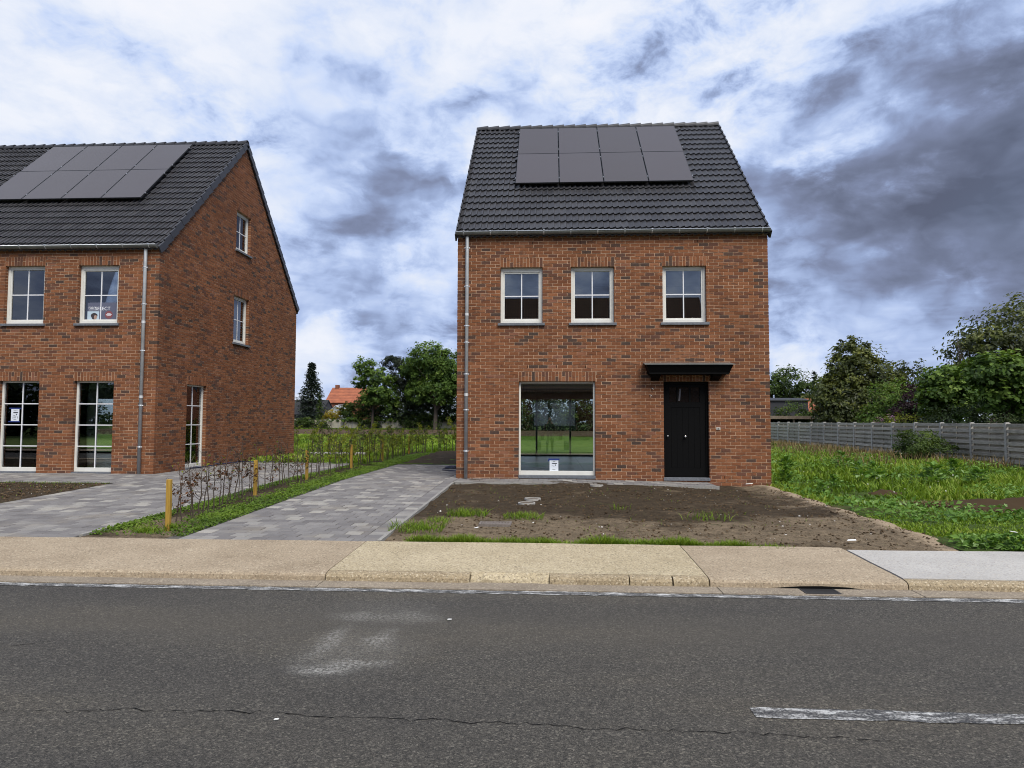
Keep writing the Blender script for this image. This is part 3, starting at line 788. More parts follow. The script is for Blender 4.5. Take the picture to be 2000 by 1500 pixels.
def bricks_for(width, zb, i0, i1, openings, limit=None, start_full=0, end_full=None, corner=.112):
    """list of (u0,u1,z0,z1); openings: (u0,u1,course0,course1,lintel courses)"""
    out = []
    for i in range(i0, i1):
        z0 = zb + i * C + JT / 2; z1 = z0 + C - JT
        lo, hi = 0.0, width
        par = i % 2
        a0 = 0.0 if par == start_full else corner
        e = [a0]; x = a0
        while x < width: x += BL; e.append(x)
        for a, b in zip(e[:-1], e[1:]):
            segs = [(a, min(b - JT, width if (end_full is None or par == end_full) else width - corner))]
            for (o0, o1, c0, c1, lin) in openings:
                if c0 <= i < c1 + lin:
                    m = JT * .8 if i >= c1 else 0
                    ns = []
                    for (p, q_) in segs:
                        if q_ <= o0 - m or p >= o1 + m:
                            if i < c1 and o1 < p <= o1 + .04: p = o1
                            if i < c1 and o0 - .04 <= q_ < o0: q_ = o0
                            ns.append((p, q_)); continue
                        if p < o0 - m - .008: ns.append((p, o0 - m))
                        if q_ > o1 + m + .008: ns.append((o1 + m, q_))
                    segs = ns
            for (p, q_) in segs:
                if limit is not None:
                    l, h = limit(z1); p = max(p, l); q_ = min(q_, h)
                if q_ - p > .008: out.append((p, q_, z0, z1))
    for (o0, o1, c0, c1, lin) in openings:
        if not lin: continue
        n = int(round((o1 - o0 + JT) / C)); w = (o1 - o0 + JT) / n
        zl0 = zb + c1 * C + JT * .3; zl1 = zb + (c1 + lin) * C - JT / 2; zm = (zl0 + zl1) / 2
        for k in range(n):
            p = o0 + k * w; q_ = p + w - JT
            if k % 2 == 0: out.append((p, q_, zl0, zl1))
            else:
                out.append((p, q_, zl0, zm - JT / 2)); out.append((p, q_, zm + JT / 2, zl1))
    return out

def tone_of():
    r = random.random()
    if r < .055: return random.uniform(0, .06)
    if r < .14: return random.uniform(.08, .2)
    return min(1, max(.15, random.gauss(.58, .20)))
BR_POOL = []
for k in range(28):
    J = np.clip(np.random.default_rng(k).normal(0, .0016, (8, 3)), -.002, .002)
    V = box_v(-(BL - JT) / 2, (BL - JT) / 2, 0, .1, -(C - JT) / 2, (C - JT) / 2) + J
    BR_POOL.append(np_me('brick', V, BOXF, 'brick', np.full(8, tone_of())))

def shell(mb, wall, poly, holes, depth=.30):
    """mortar face with real openings and reveals"""
    loops = [[Vector((a, b, 0)) for a, b in poly]] + [[Vector((a, b, 0)) for a, b in h] for h in holes]
    flat = [p for l in loops for p in l]
    F3 = tessellate_polygon(loops)
    uv = np.array([(p.x, p.y) for p in flat])
    mb.raw(wall.P(uv[:, 0], np.full(len(uv), .0058), uv[:, 1]), None, [list(f) for f in F3])
    for h in holes:
        h = np.array(h); n = len(h)
        V = np.concatenate([wall.P(h[:, 0], np.full(n, .0058), h[:, 1]), wall.P(h[:, 0], np.full(n, depth), h[:, 1])])
        mb.raw(V, [[i, (i + 1) % n, n + (i + 1) % n, n + i] for i in range(n)])

def make_bricks(wall_ob, sets, nind):
    """sets: list of (Wall, bricks, can_be_individual)"""
    cand = []
    for wi, (w, bl, ok) in enumerate(sets):
        for b in bl:
            full = abs((b[1] - b[0]) - (BL - JT)) < .002
            c = w.P((b[0] + b[1]) / 2, 0, (b[2] + b[3]) / 2)
            d = math.dist(c, (0, 0, 1.62))
            px = ((c[0] + .055 * c[1]) / c[1]) if c[1] > 0 else 9
            cand.append((d, full and ok and abs(px) < .74, w, b, c))
    cand.sort(key=lambda q_: q_[0])
    ind = 0; Vs = []; T = []
    for (d, ok, w, b, c) in cand:
        if ok and ind < nind:
            o = bpy.data.objects.new('brick', random.choice(BR_POOL))
            add(o, wall_ob, Vector(c) + Vector(w.n) * random.uniform(-.0015, .0025), (0, 0, w.rz)); ind += 1
            if w.n[0] < 0: o.rotation_euler = (0, 0, -PI / 2)
        else:
            e = random.uniform(-.0015, .0025)
            V = box_v(b[0], b[1], -e, .1, b[2], b[3]); V += np.clip(np.random.normal(0, .0016, (8, 3)), -.002, .002)
            Vs.append(w.P(V[:, 0], V[:, 1], V[:, 2])); T.append(tone_of())
    n = len(Vs); V = np.concatenate(Vs)
    F = (BOXF[None] + (np.arange(n) * 8)[:, None, None]).reshape(-1, 4)
    tag(np_ob('brick', V, F, 'brick', wall_ob, np.repeat(T, 8)), kind='stuff')

def window(house, w, u0, u1, z0, z1, cols, rows, fs=.058, ft=.055, fb=.085, sash=True, sill=True, sill_h=.06, rec=.095, sill_out=.055, name='window', label=None):
    mb = MB(); d0, d1 = rec, rec + .075
    w.box(mb, u0 + .002, u0 + fs, d0, d1, z0, z1 - .002); w.box(mb, u1 - fs, u1 - .002, d0, d1, z0, z1 - .002)
    w.box(mb, u0 + fs, u1 - fs, d0 + .001, d1, z1 - ft, z1 - .002); w.box(mb, u0 + fs, u1 - fs, d0 + .001, d1, z0, z0 + fb)
    g0, g1, h0, h1 = u0 + fs, u1 - fs, z0 + fb, z1 - ft
    fr = mb.ob(name, 'window_white', house, bevel=.004)
    if label: fr['label'] = label
    if sash:
        s_ = .034; sm = MB(); a, b = d0 + .016, d1 - .006
        w.box(sm, g0 + .001, g0 + s_, a, b, h0 + .001, h1 - .001); w.box(sm, g1 - s_, g1 - .001, a, b, h0 + .001, h1 - .001)
        w.box(sm, g0 + s_, g1 - s_, a + .001, b, h1 - s_, h1 - .001); w.box(sm, g0 + s_, g1 - s_, a + .001, b, h0 + .001, h0 + s_)
        sm.ob('sash', 'window_white', fr, bevel=.003)
        g0, g1, h0, h1 = g0 + s_, g1 - s_, h0 + s_, h1 - s_
    gd = d0 + .045; bw = .013
    us = np.linspace(g0, g1, cols + 1); zs = np.linspace(h0, h1, rows + 1)
    for i in range(cols):
        for j in range(rows):
            pm = MB(); w.box(pm, us[i] + (bw * .6 if i else .0005), us[i + 1] - (bw * .6 if i < cols - 1 else .0005), gd, gd + .006, zs[j] + (bw * .6 if j else .0005), zs[j + 1] - (bw * .6 if j < rows - 1 else .0005))
            pm.ob('pane', 'glass', fr)
    for i in range(1, cols):
        bm_ = MB(); w.box(bm_, us[i] - bw, us[i] + bw, gd - .012, gd + .018, h0 + .0005, h1 - .0005); bm_.ob('glazing_bar', 'bar_white', fr)
    for j in range(1, rows):
        bm_ = MB(); w.box(bm_, g0 + .0005, g1 - .0005, gd - .0125, gd + .0185, zs[j] - bw, zs[j] + bw); bm_.ob('glazing_bar', 'bar_white', fr)
    if sill:
        sb = MB(); w.box(sb, u0 - (.055 if sill_out > 0.03 else .0) + .001, u1 + (.055 if sill_out > .03 else 0) - .001, -sill_out, .012, z0 - sill_h, z0 - .001)
        w.box(sb, u0 + .001, u1 - .001, .012, .30, z0 - sill_h + .001, z0 - .0015)
        sb.ob('sill', 'blue_stone', fr, bevel=.004)
    return fr

# one pantile with two waves, shared
TW, TE = .294, .35
def tile_mesh(k):
    prof = []
    for wv in range(2):
        b = wv * TW / 2
        for (x, z) in [(0.0, .004), (.022, 0.0), (.055, .006), (.085, .019), (.112, .033), (.130, .035), (.141, .025)]:
            prof.append((b + x, z))
    prof.append((TW - .002, .004))
    n = len(prof); V = []
    for (x, z) in prof: V.append((x, TE + .05, z))
    for (x, z) in prof: V.append((x, 0, z + .040))
    for (x, z) in prof: V.append((x, .004, z + .004))
    F = [[i, n + i, n + i + 1, i + 1] for i in range(n - 1)] + [[n + i, 2 * n + i, 2 * n + i + 1, n + i + 1] for i in range(n - 1)]
    tn = np.full(len(V), [.25, .45, .6, .8][k])
    return np.array(V), np.array(F), tn
TILE = [tile_mesh(k) for k in range(4)]
TILE_ME = [np_me('tile', V, F, 'roof_tile', T, smooth=False) for V, F, T in TILE]

def make_roof(house, X0, Yf, ze, u_lo, ncol, nind, verge_l=True, verge_r=True, panels=None):
    """tile plane: z = ze + SL*w above the front wall, w measured inwards"""
    u_hi = u_lo + ncol * TW; wr = RW; zr = ze + SL * wr
    dk = MB(); t0 = .07
    dk.raw([(X0 + u, Yf + w_, z - t0) for u in (u_lo + .02, u_hi - .02) for (w_, z) in ((.03, ze + .03 * SL), (wr, zr), (2 * wr + .10, ze - .10 * SL), (2 * wr + .06, ze - .10 * SL - .10), (wr, zr - .14), (.04, ze + .02 * SL))],
           [[0, 1, 7, 6], [1, 2, 8, 7], [2, 3, 9, 8], [3, 4, 10, 9], [4, 5, 11, 10], [5, 0, 6, 11], [0, 5, 4, 1], [1, 4, 3, 2], [6, 7, 10, 11], [7, 8, 9, 10]])
    roof = dk.ob('roof', 'roof_dark', house)
    nrow = 19; s0 = -.155
    cells = []
    for j in range(nrow):
        s_ = s0 + j * TE
        for i in range(ncol):
            u = u_lo + i * TW
            p = Vector((X0 + u, Yf + s_ * CA + SA * .045, ze + s_ * SA - CA * .045))
            vis = True
            if panels:
                pu0, pu1, ps0, ps1 = panels
                if u > pu0 - .1 and u + TW < pu1 + .1 and s_ > ps0 and s_ + TE < ps1 + .1: vis = False
            ax = (p.x + .147 + .055 * p.y) / p.y
            cells.append((p.length, vis and abs(ax) < .75, p))
    cells.sort(key=lambda c: c[0])
    M = np.array(Matrix.Rotation(ANG, 3, 'X')); k = 0; Vs = []; Fs = []; T = []; nv = 0
    for (d, vis, p) in cells:
        v_ = random.choice((0, 1, 1, 2, 2, 3))
        if vis and k < nind:
            add(bpy.data.objects.new('tile', TILE_ME[v_]), roof, p, (ANG, 0, 0)); k += 1
        else:
            V, F, tn = TILE[v_]
            Vs.append(V @ M.T + np.array(p)); Fs.append(F + nv); T.append(tn); nv += len(V)
    tag(np_ob('tile', np.concatenate(Vs), np.concatenate(Fs), 'roof_tile', roof, np.concatenate(T)), kind='stuff')
    # rear slope: same tiles, coarse
    # ridge tiles
    L = .345; n = int((u_hi - u_lo) / L) + 1; st = (u_hi - u_lo) / n
    for i in range(n):
        mb = MB(); a = X0 + u_lo + i * st; V = []; sd_ = 9
        for (x, r, dz) in ((a - .02, .105, .0), (a + st - .03, .122, .022), (a + st, .124, .024), (a + st, .10, .024)):
            for q_ in range(sd_):
                an = -.25 + (PI + .5) * q_ / (sd_ - 1)
                V.append((x, Yf + wr + .004 + math.cos(an) * r * 1.05, zr - .075 + dz + math.sin(an) * r))
        F = [[r_ * sd_ + q_, r_ * sd_ + q_ + 1, (r_ + 1) * sd_ + q_ + 1, (r_ + 1) * sd_ + q_] for r_ in range(3) for q_ in range(sd_ - 1)]
        mb.raw(V, F, tone=random.uniform(.2, .6)); mb.ob('ridge_tile', 'roof_tile', roof, smooth=False)
    # verges
    for side, on, ux in ((-1, verge_l, u_lo), (1, verge_r, u_hi)):
        if not on: continue
        for slope in (1, -1):
            for j in range(nrow):
                a = s0 + j * TE; b = a + TE + .03
                dn = .004 if j % 2 == 0 else 0
                x0_, x1_ = (ux - .03, ux + .012) if side > 0 else (ux - .004, ux + .03)
                V = []
                for s_, lift in ((a, .066), (b, .022)):
                    for (x, h) in ((x0_, lift), (x1_, lift), (x1_, lift - .185), (x0_, lift - .185)):
                        yy = s_ * CA - SA * h; z = ze + s_ * SA + CA * h
                        if slope < 0: yy = 2 * wr - yy
                        V.append((X0 + x + side * dn, Yf + yy, z))
                MB().raw(V, [[0, 1, 2, 3], [7, 6, 5, 4], [0, 4, 5, 1], [1, 5, 6, 2], [2, 6, 7, 3], [3, 7, 4, 0]], tone=.3).ob('verge_tile', 'roof_tile', roof)
    return roof

def solar(house, X0, Yf, ze, u_list, s_list, pw, ph, lift=.13):
    M = Matrix.Rotation(ANG, 4, 'X')
    def at(u, s_, h): return (X0 + u, Yf + s_ * CA - SA * h, ze + s_ * SA + CA * h)
    for s_ in s_list:
        for u in u_list:
            c = at(u, s_, lift); MM = Matrix.Translation(c) @ M
            fr = MB(); b = .012
            fr.box(0, pw, 0, ph, -.034, -.001); fr.xf(MM); fo = fr.ob('solar_panel', 'black_metal', house)
            gl_ = MB(); gl_.raw([(b, b, .0), (pw - b, b, .0), (pw - b, ph - b, .0), (b, ph - b, .0)], [[0, 1, 2, 3]], tone=random.random()); gl_.xf(MM); gl_.ob('cell_glass', 'solar_glass', fo)
            for cy in (.28, ph - .28):
                cm = MB(); cm.box(pw + .001, pw + .017, cy - .025, cy + .025, -.02, .006); cm.xf(MM); cm.ob('clamp', 'alu', fo)
    u0 = min(u_list); u1 = max(u_list) + pw
    for s_ in s_list:
        for cy in (.28, ph - .28):
            r = MB(); r.box(u0 - .07, u1 + .07, -.02, .02, -.072, -.036); r.xf(Matrix.Translation(at(0, s_ + cy, lift)) @ M); r.ob('mounting_rail', 'black_metal', house)
            for ue in (u0 - .022, ):
                cm = MB(); cm.box(ue, ue + .02, -.025, .025, -.03, .008); cm.xf(Matrix.Translation(at(0, s_ + cy, lift)) @ M); cm.ob('end_clamp', 'alu', house)

def gutter(house, X0, Yf, zt, u0, u1, r=.078, off=.105):
    y = Yf - off; mb = MB(); V = []; n = 9
    for u in (u0, u1):
        for k in range(n):
            an = PI + PI * k / (n - 1); V.append((X0 + u, y + math.cos(an) * r, zt + math.sin(an) * r))
    mb.raw(V, [[k, k + 1, n + k + 1, n + k] for k in range(n - 1)])
    for e in (0, n): mb.raw(V[e:e + n], None, [[0, k, k + 1] for k in range(1, n - 1)])
    gt = mb.ob('gutter', 'zinc_dull', house, smooth=True)
    MB().tube([(X0 + u0, y - r, zt), (X0 + u1, y - r, zt)], .011, 6).ob('bead', 'zinc_bright', gt, smooth=True)
    k = int((u1 - u0) / .66)
    for i in range(k + 1):
        u = u0 + .18 + i * (u1 - u0 - .36) / k
        V = []
        for du in (-.012, .012):
            for q_ in range(6):
                an = PI + PI * .5 * q_ / 5; V.append((X0 + u + du, y + math.cos(an) * (r + .004), zt + math.sin(an) * (r + .004)))
        b = MB().raw(V, [[q_, q_ + 1, 6 + q_ + 1, 6 + q_] for q_ in range(5)]); b.box(X0 + u - .02, X0 + u + .02, y - r - .016, y - r + .014, zt + .006, zt + .02)
        b.ob('bracket', 'zinc_bright' if i % 2 else 'zinc', gt)
    return gt
def downpipe(house, X, Y, z1, z0, clips, r=.043):
    p = MB().tube([(X, Y + .015, z1), (X, Y, z1 - .10), (X, Y, z0)], r, 14).ob('downpipe', 'zinc', house, smooth=True)
    for z in clips:
        MB().tube([(X, Y, z - .012), (X, Y, z + .012)], r + .006, 14).ob('pipe_clip', 'zinc_bright', p, smooth=True)
        c = MB(); c.box(X - r - .022, X - r - .004, Y - .004, Y + .008, z - .01, z + .01); c.box(X + r + .004, X + r + .022, Y - .004, Y + .008, z - .01, z + .01); c.ob('clip_lug', 'zinc_bright', p)
    for z in (z0 + (z1 - z0) * .34, z0 + (z1 - z0) * .67):
        MB().tube([(X, Y, z - .03), (X, Y, z + .03)], r + .0035, 14).ob('pipe_joint', 'zinc', p, smooth=True)

def gable_limit(ze, pad=.10):
    def f(z):
        w = (z + pad - ze) / SL
        lo = max(0.0, w); return lo, HD - lo
    return f

def room(house, X0, X1, Y0, Y1, z0, z1, name='room', rear=None):
    m = MB()
    V = [(X0, Y0, z0), (X1, Y0, z0), (X1, Y1, z0), (X0, Y1, z0), (X0, Y0, z1), (X1, Y0, z1), (X1, Y1, z1), (X0, Y1, z1)]
    m.raw(V, [[0, 3, 7, 4], [1, 5, 6, 2], [4, 7, 6, 5]])
    if rear is None: m.raw(V, [[3, 2, 6, 7]])
    else:
        for (a, b, c_, d_) in ((X0, rear[0], z0, z1), (rear[1], X1, z0, z1), (rear[0], rear[1], rear[3], z1)): m.raw([(a, Y1, c_), (b, Y1, c_), (b, Y1, d_), (a, Y1, d_)], [[0, 1, 2, 3]])
    r_ = m.ob(name, 'plaster', house)
    MB().raw([(X0, Y0, z0 + .003), (X1, Y0, z0 + .003), (X1, Y1, z0 + .003), (X0, Y1, z0 + .003)], [[0, 1, 2, 3]]).ob('floor', 'interior_tile', r_)
    return r_

# ---------------- detached house in the middle
RX, RY, RZ = -2.191, 16.12, .306
RWD = 7.252; RZE = 6.09
H1 = empty('brick_house', (RX + RWD / 2, RY, .2), 'detached red brick house with three upper windows, black front door and solar panels', 'house')
fw = Wall((RX, RY, 0), (1, 0, 0), (0, -1, 0))
opn = [(1.02, 2.02, 46, 64, 3), (2.69, 3.70, 46, 64, 3), (4.825, 5.835, 46, 64, 3), (1.462, 3.252, 0, 29, 3), (4.828, 5.862, 0, 29, 3)]
zc = lambda i: RZ + i * C
eave_c = 74
shell_mb = MB()
holes = [[(a - .003, zc(c0) - .003), (b + .003, zc(c0) - .003), (b + .003, zc(c1) + .003), (a - .003, zc(c1) + .003)] for (a, b, c0, c1, l) in opn]
shell(shell_mb, fw, [(.006, -.1), (RWD - .006, -.1), (RWD - .006, zc(eave_c)), (.006, zc(eave_c))], holes)
pent = lambda zt: [(.006, -.1), (HD, -.1), (HD, RZE - .12), (RW, RZE + SL * RW - .12), (.006, RZE - .12)]
lw = Wall((RX, RY, 0), (0, 1, 0), (-1, 0, 0)); rw = Wall((RX + RWD, RY, 0), (0, 1, 0), (1, 0, 0))
shell(shell_mb, lw, pent(0), []); shell(shell_mb, rw, pent(0), [])
RO = (RX + .45, RX + 4.2, .34, 2.49)
for (a, b, c_, d_) in ((RX + .006, RO[0], -.1, RZE), (RO[1], RX + RWD - .006, -.1, RZE), (RO[0], RO[1], RO[3], RZE), (RO[0], RO[1], -.1, RO[2])):
    shell_mb.raw([(a, RY + HD, c_), (b, RY + HD, c_), (b, RY + HD, d_), (a, RY + HD, d_)], [[0, 1, 2, 3]])
wall1 = shell_mb.ob('wall', 'mortar', H1)
fb_ = bricks_for(RWD, RZ, -3, eave_c, opn, None, 0, 0)
lim = gable_limit(RZE)
sb_ = bricks_for(HD, RZ, -3, 140, [], lim, 1)
make_bricks(wall1, [(fw, fb_, True), (lw, sb_, False), (rw, sb_, False)], 300)
# weep holes
def weeps(w, wall_ob, lst):
    for (u, i, zb) in lst:
        m = MB(); w.box(m, u - .005, u + .005, -.0028, .004, zb + i * C + .008, zb + (i + 1) * C - .006); m.ob('weep_hole', 'crack_dark', wall_ob)
weeps(fw, wall1, [(1.1, 71, RZ), (1.78, 71, RZ), (2.91, 71, RZ), (3.60, 71, RZ), (4.96, 71, RZ), (5.64, 71, RZ), (1.67, 33, RZ), (2.35, 33, RZ), (3.03, 33, RZ), (4.62, 34, RZ), (5.98, 34, RZ), (6.20, 0, RZ), (6.88, 0, RZ), (.34, 1, RZ), (1.0, 1, RZ), (3.5, 1, RZ), (4.2, 1, RZ)])
# windows
for k, (a, b, c0, c1, l) in enumerate(opn[:3]):
    window(H1, fw, a, b, zc(c0) + .06, zc(c1), 2, 2, fs=.062, ft=(.098 if k == 0 else .055), fb=.085)
window(H1, fw, opn[3][0], opn[3][1], RZ + .055, zc(29), 1, 1, fs=.047, ft=.042, fb=.098, sash=False, sill_h=.07, sill_out=.02, label='large single pane picture window')
# rooms behind the glass
room(H1, RX + .32, RX + 4.55, RY + .31, RY + HD - .10, .34, 2.80, rear=RO)
rd = MB(); yr_ = RY + HD - .08
rd.box(RO[0], RO[1], yr_, yr_ + .06, RO[3] - .06, RO[3]); rd.box(RO[0], RO[1], yr_, yr_ + .06, RO[2], RO[2] + .07)
for a in (RO[0], RO[0] + 1.22, RO[0] + 2.46, RO[1] - .07): rd.box(a, a + .07, yr_ - .001, yr_ + .061, RO[2], RO[3] - .001)
rdo = rd.ob('patio_door', 'window_white', H1)
for a, b in ((RO[0] + .07, RO[0] + 1.22), (RO[0] + 1.29, RO[0] + 2.46), (RO[0] + 2.53, RO[1] - .07)): MB().box(a, b, yr_ + .03, yr_ + .036, RO[2] + .07, RO[3] - .06).ob('pane', 'glass', rdo)
room(H1, RX + .32, RX + RWD - .32, RY + .31, RY + 5.0, 3.15, 5.75)
# front door
dz0, dz1 = .335, zc(29); du0, du1 = 4.828, 5.862
dm = MB()
fw.box(dm, du0 + .003, du0 + .06, .085, .16, dz0, dz1 - .003); fw.box(dm, du1 - .06, du1 - .003, .085, .16, dz0, dz1 - .003); fw.box(dm, du0 + .06, du1 - .06, .086, .16, dz1 - .065, dz1 - .003)
door = dm.ob('front_door', 'black_door', H1, bevel=.004)
lf = MB(); l0, l1 = du0 + .063, du1 - .063; lz0, lz1 = dz0 + .012, dz1 - .068
fw.box(lf, l0, l1, .118, .155, lz0, 2.07); fw.box(lf, l0, l0 + .085, .105, .155, 2.07, lz1); fw.box(lf, l1 - .125, l1, .105, .155, 2.07, lz1)
fw.box(lf, l0 + .085, l1 - .125, .1055, .155, 2.42, lz1)
for a in (5.165, 5.45): fw.box(lf, a - .017, a + .017, .106, .155, 2.07, 2.42)
fw.box(lf, l0, l0 + .12, .105, .1185, lz0, 2.07); fw.box(lf, l1 - .12, l1, .105, .1185, lz0, 2.07); fw.box(lf, l0 + .12, l1 - .12, .1055, .1185, 1.95, 2.07); fw.box(lf, l0 + .12, l1 - .12, .1055, .1185, lz0, lz0 + .20)
for i in range(5):
    a = l0 + .125 + i * (l1 - l0 - .25) / 5; fw.box(lf, a + .003, a + (l1 - l0 - .25) / 5 - .003, .112, .1185, lz0 + .205, 1.945)
leaf = lf.ob('door_leaf', 'black_door', door)
for a, b in ((l0 + .086, 5.147), (5.183, 5.432), (5.468, l1 - .126)):
    m = MB(); fw.box(m, a, b, .128, .134, 2.072, 2.418); m.ob('pane', 'dark_pane', door)
m = MB(); m.raw(fw.P(np.array([5.21, 5.255, 5.225, 5.19]), np.full(4, .126), np.array([2.385, 2.385, 2.10, 2.10])), [[0, 1, 2, 3]]); m.ob('pane_sticker', 'sticker', door)
def knob(u, z, r, parent, name):
    p = fw.P(u, .105, z); m = MB().tube([tuple(p), (p[0], p[1] - .03, p[2]), (p[0], p[1] - .04, p[2]), (p[0], p[1] - .055, p[2]), (p[0], p[1] - .07, p[2])], [r * .45, r * .45, r, r, r * .6], 12); m.ob(name, 'steel', parent, smooth=True)
knob(5.33, 1.277, .028, door, 'door_knob'); knob(4.925, 1.282, .019, door, 'lock_cylinder')
m = MB(); fw.box(m, 5.30, 5.36, .1045, .112, 1.22, 1.335); m.ob('letter_flap', 'black_door', door)
m = MB(); fw.box(m, du0 - .012, du1 + .012, -.02, .30, .262, .332); m.ob('door_step', 'blue_stone', H1, bevel=.005)
# door canopy: tapered black box on two brackets with a zinc top
cb = MB(); a0, a1 = 4.39, 6.32
prof = [(-.40, 2.905), (-.40, 2.88), (-.335, 2.735), (-.335, 2.70), (-.005, 2.70), (-.005, 2.95)]
V = []
for (ins0, prof_) in ((0, prof),):
    for (d, z) in prof_: V.append((a0 + (.0 if z > 2.86 else .075), d, z))
    for (d, z) in prof_: V.append((a1 - (.0 if z > 2.86 else .075), d, z))
V = np.array(V); n = 6
cb.raw(fw.P(V[:, 0], V[:, 1], V[:, 2]), [[i, (i + 1) % n, n + (i + 1) % n, n + i] for i in range(n)], [[0, i, i + 1] for i in range(1, n - 1)] + [[n, n + i + 1, n + i] for i in range(1, n - 1)])
can = cb.ob('door_canopy', 'black_door', H1)
V = np.array([(a0 - .045, -.435, 2.908), (a1 + .045, -.435, 2.908), (a1 + .03, -.002, 2.955), (a0 - .03, -.002, 2.955), (a0 - .045, -.435, 2.922), (a1 + .045, -.435, 2.922), (a1 + .03, -.002, 2.990), (a0 - .03, -.002, 2.990)])
MB().raw(fw.P(V[:, 0], V[:, 1], V[:, 2]), [[0, 1, 2, 3], [7, 6, 5, 4], [0, 4, 5, 1], [1, 5, 6, 2], [2, 6, 7, 3], [3, 7, 4, 0]]).ob('canopy_roof', 'zinc_dull', can)
for a in (4.53, 5.90):
    V = np.array([(x, d, z) for x in (a, a + .19) for (d, z) in ((-.30, 2.70), (-.26, 2.655), (-.10, 2.60), (-.002, 2.565), (-.002, 2.70))])
    MB().raw(fw.P(V[:, 0], V[:, 1], V[:, 2]), [[i, (i + 1) % 5, 5 + (i + 1) % 5, 5 + i] for i in range(5)], [[0, i, i + 1] for i in range(1, 4)] + [[5, 5 + i + 1, 5 + i] for i in range(1, 4)]).ob('canopy_bracket', 'black_door', can)
# bell, cable ends
m = MB(); fw.box(m, 6.02, 6.115, -.012, .0, 1.435, 1.49); db = m.ob('door_bell', 'cable_grey', H1, bevel=.004)
m = MB(); fw.box(m, 6.05, 6.085, -.018, -.0125, 1.45, 1.475); m.ob('bell_button', 'zinc_dull', db)
for (u, z, du) in ((4.557, 2.39, .03), (4.504, 2.235, .05)):
    a = fw.P(u, 0, z); MB().tube([tuple(a), (a[0] + du * .3, a[1] - .03, a[2]), (a[0] + du, a[1] - .06, a[2] - .03)], .008, 6).ob('cable_end', 'cable_grey', H1)
# roof, panels, gutter
make_roof(H1, RX, RY, RZE, -.049, 25, 300, panels=(1.25, 5.95, 2.55, 6.2))
solar(H1, RX, RY, RZE, [1.285 + i * 1.163 for i in range(4)], [2.42, 4.285], 1.143, 1.85)
gutter(H1, RX, RY, 6.085, -.02, RWD + .02)
downpipe(H1, RX + .236, RY - .075, 6.02, .285, (5.72, 4.80, 3.86, 3.47, 2.72, 1.88, .92))

# ---------------- neighbouring house
LX, LY, LZ = -9.834, 16.667, .27
LZE = 6.02; LWD = 10.5
H2 = empty('brick_house', (LX - 2, LY, .2), 'red brick house beyond the hedge, its windowed gable end facing the driveway', 'house')
fl_ = Wall((LX - LWD, LY, 0), (1, 0, 0), (0, -1, 0)); gr = Wall((LX, LY, 0), (0, 1, 0), (1, 0, 0))
U = lambda u: LWD + u
zl = lambda i: LZ + i * C
of = [(U(-6.05), U(-5.02), 48, 68, 3), (U(-4.05), U(-3.0), 48, 68, 3), (U(-2.11), U(-1.055), 48, 68, 3), (U(-6.05), U(-5.02), 0, 30, 3), (U(-4.08), U(-3.03), 0, 30, 3), (U(-2.115), U(-1.085), 0, 30, 3)]
og = [(4.17, 5.20, 86, 103, 3), (4.13, 5.20, 48, 68, 3), (1.49, 2.56, 0, 30, 3)]
sm_ = MB()
hol = lambda L_: [[(a - .003, zl(c0) - .003), (b + .003, zl(c0) - .003), (b + .003, zl(c1) + .003), (a - .003, zl(c1) + .003)] for (a, b, c0, c1, l) in L_]
shell(sm_, fl_, [(0, -.1), (LWD - .006, -.1), (LWD - .006, zl(eave_c)), (0, zl(eave_c))], hol(of))
shell(sm_, gr, [(.006, -.1), (HD, -.1), (HD, LZE - .12), (RW, LZE + SL * RW - .12), (.006, LZE - .12)], hol(og))
LO = (LX - 9.6, LX - 4.6, .30, 2.49)  # rear glazing added here to brighten the room behind the front windows
for (a, b, c_, d_) in ((LX - LWD, LO[0], -.1, LZE), (LO[1], LX - .006, -.1, LZE), (LO[0], LO[1], LO[3], LZE), (LO[0], LO[1], -.1, LO[2])):
    sm_.raw([(a, LY + HD, c_), (b, LY + HD, c_), (b, LY + HD, d_), (a, LY + HD, d_)], [[0, 1, 2, 3]])
sm_.raw([(LX - LWD, LY, -.1), (LX - LWD, LY + HD, -.1), (LX - LWD, LY + HD, LZE), (LX - LWD, LY + RW, LZE + SL * RW), (LX - LWD, LY, LZE)], None, [[0, 1, 2], [0, 2, 3], [0, 3, 4]])
wall2 = sm_.ob('wall', 'mortar', H2)
# mirror the coursing so that both wall ends bond at the visible corner
bfront = [(LWD - b, LWD - a, p, q_) for (a, b, p, q_) in bricks_for(LWD, LZ, -3, eave_c, [(LWD - b, LWD - a, c0, c1, l) for (a, b, c0, c1, l) in of], None, 0)]
bgab = bricks_for(HD, LZ, -3, 140, og, gable_limit(LZE), 1)
make_bricks(wall2, [(fl_, bfront, True), (gr, bgab, True)], 300)
for k, (a, b, c0, c1, l) in enumerate(of):
    if c0: window(H2, fl_, a, b, zl(c0) + .06, zl(c1), 2, 2, fs=.062, ft=(.098 if k == 2 else .055), fb=.085)
    else: window(H2, fl_, a, b, LZ + .045, zl(c1), 2, 4, fs=.05, ft=.04, fb=.10, sash=False, sill_h=.065, sill_out=.02)
for (a, b, c0, c1, l) in og:
    if c0: window(H2, gr, a, b, zl(c0) + .06, zl(c1), 2, 2, fs=.062, ft=.06, fb=.085)
    else: window(H2, gr, a, b, LZ + .045, zl(c1), 2, 4, fs=.05, ft=.04, fb=.10, sash=False, sill_h=.065, sill_out=.02)
room(H2, LX - LWD + .2, LX - .31, LY + .31, LY + HD - .10, .30, 2.85, rear=LO)
rd = MB(); yr_ = LY + HD - .08
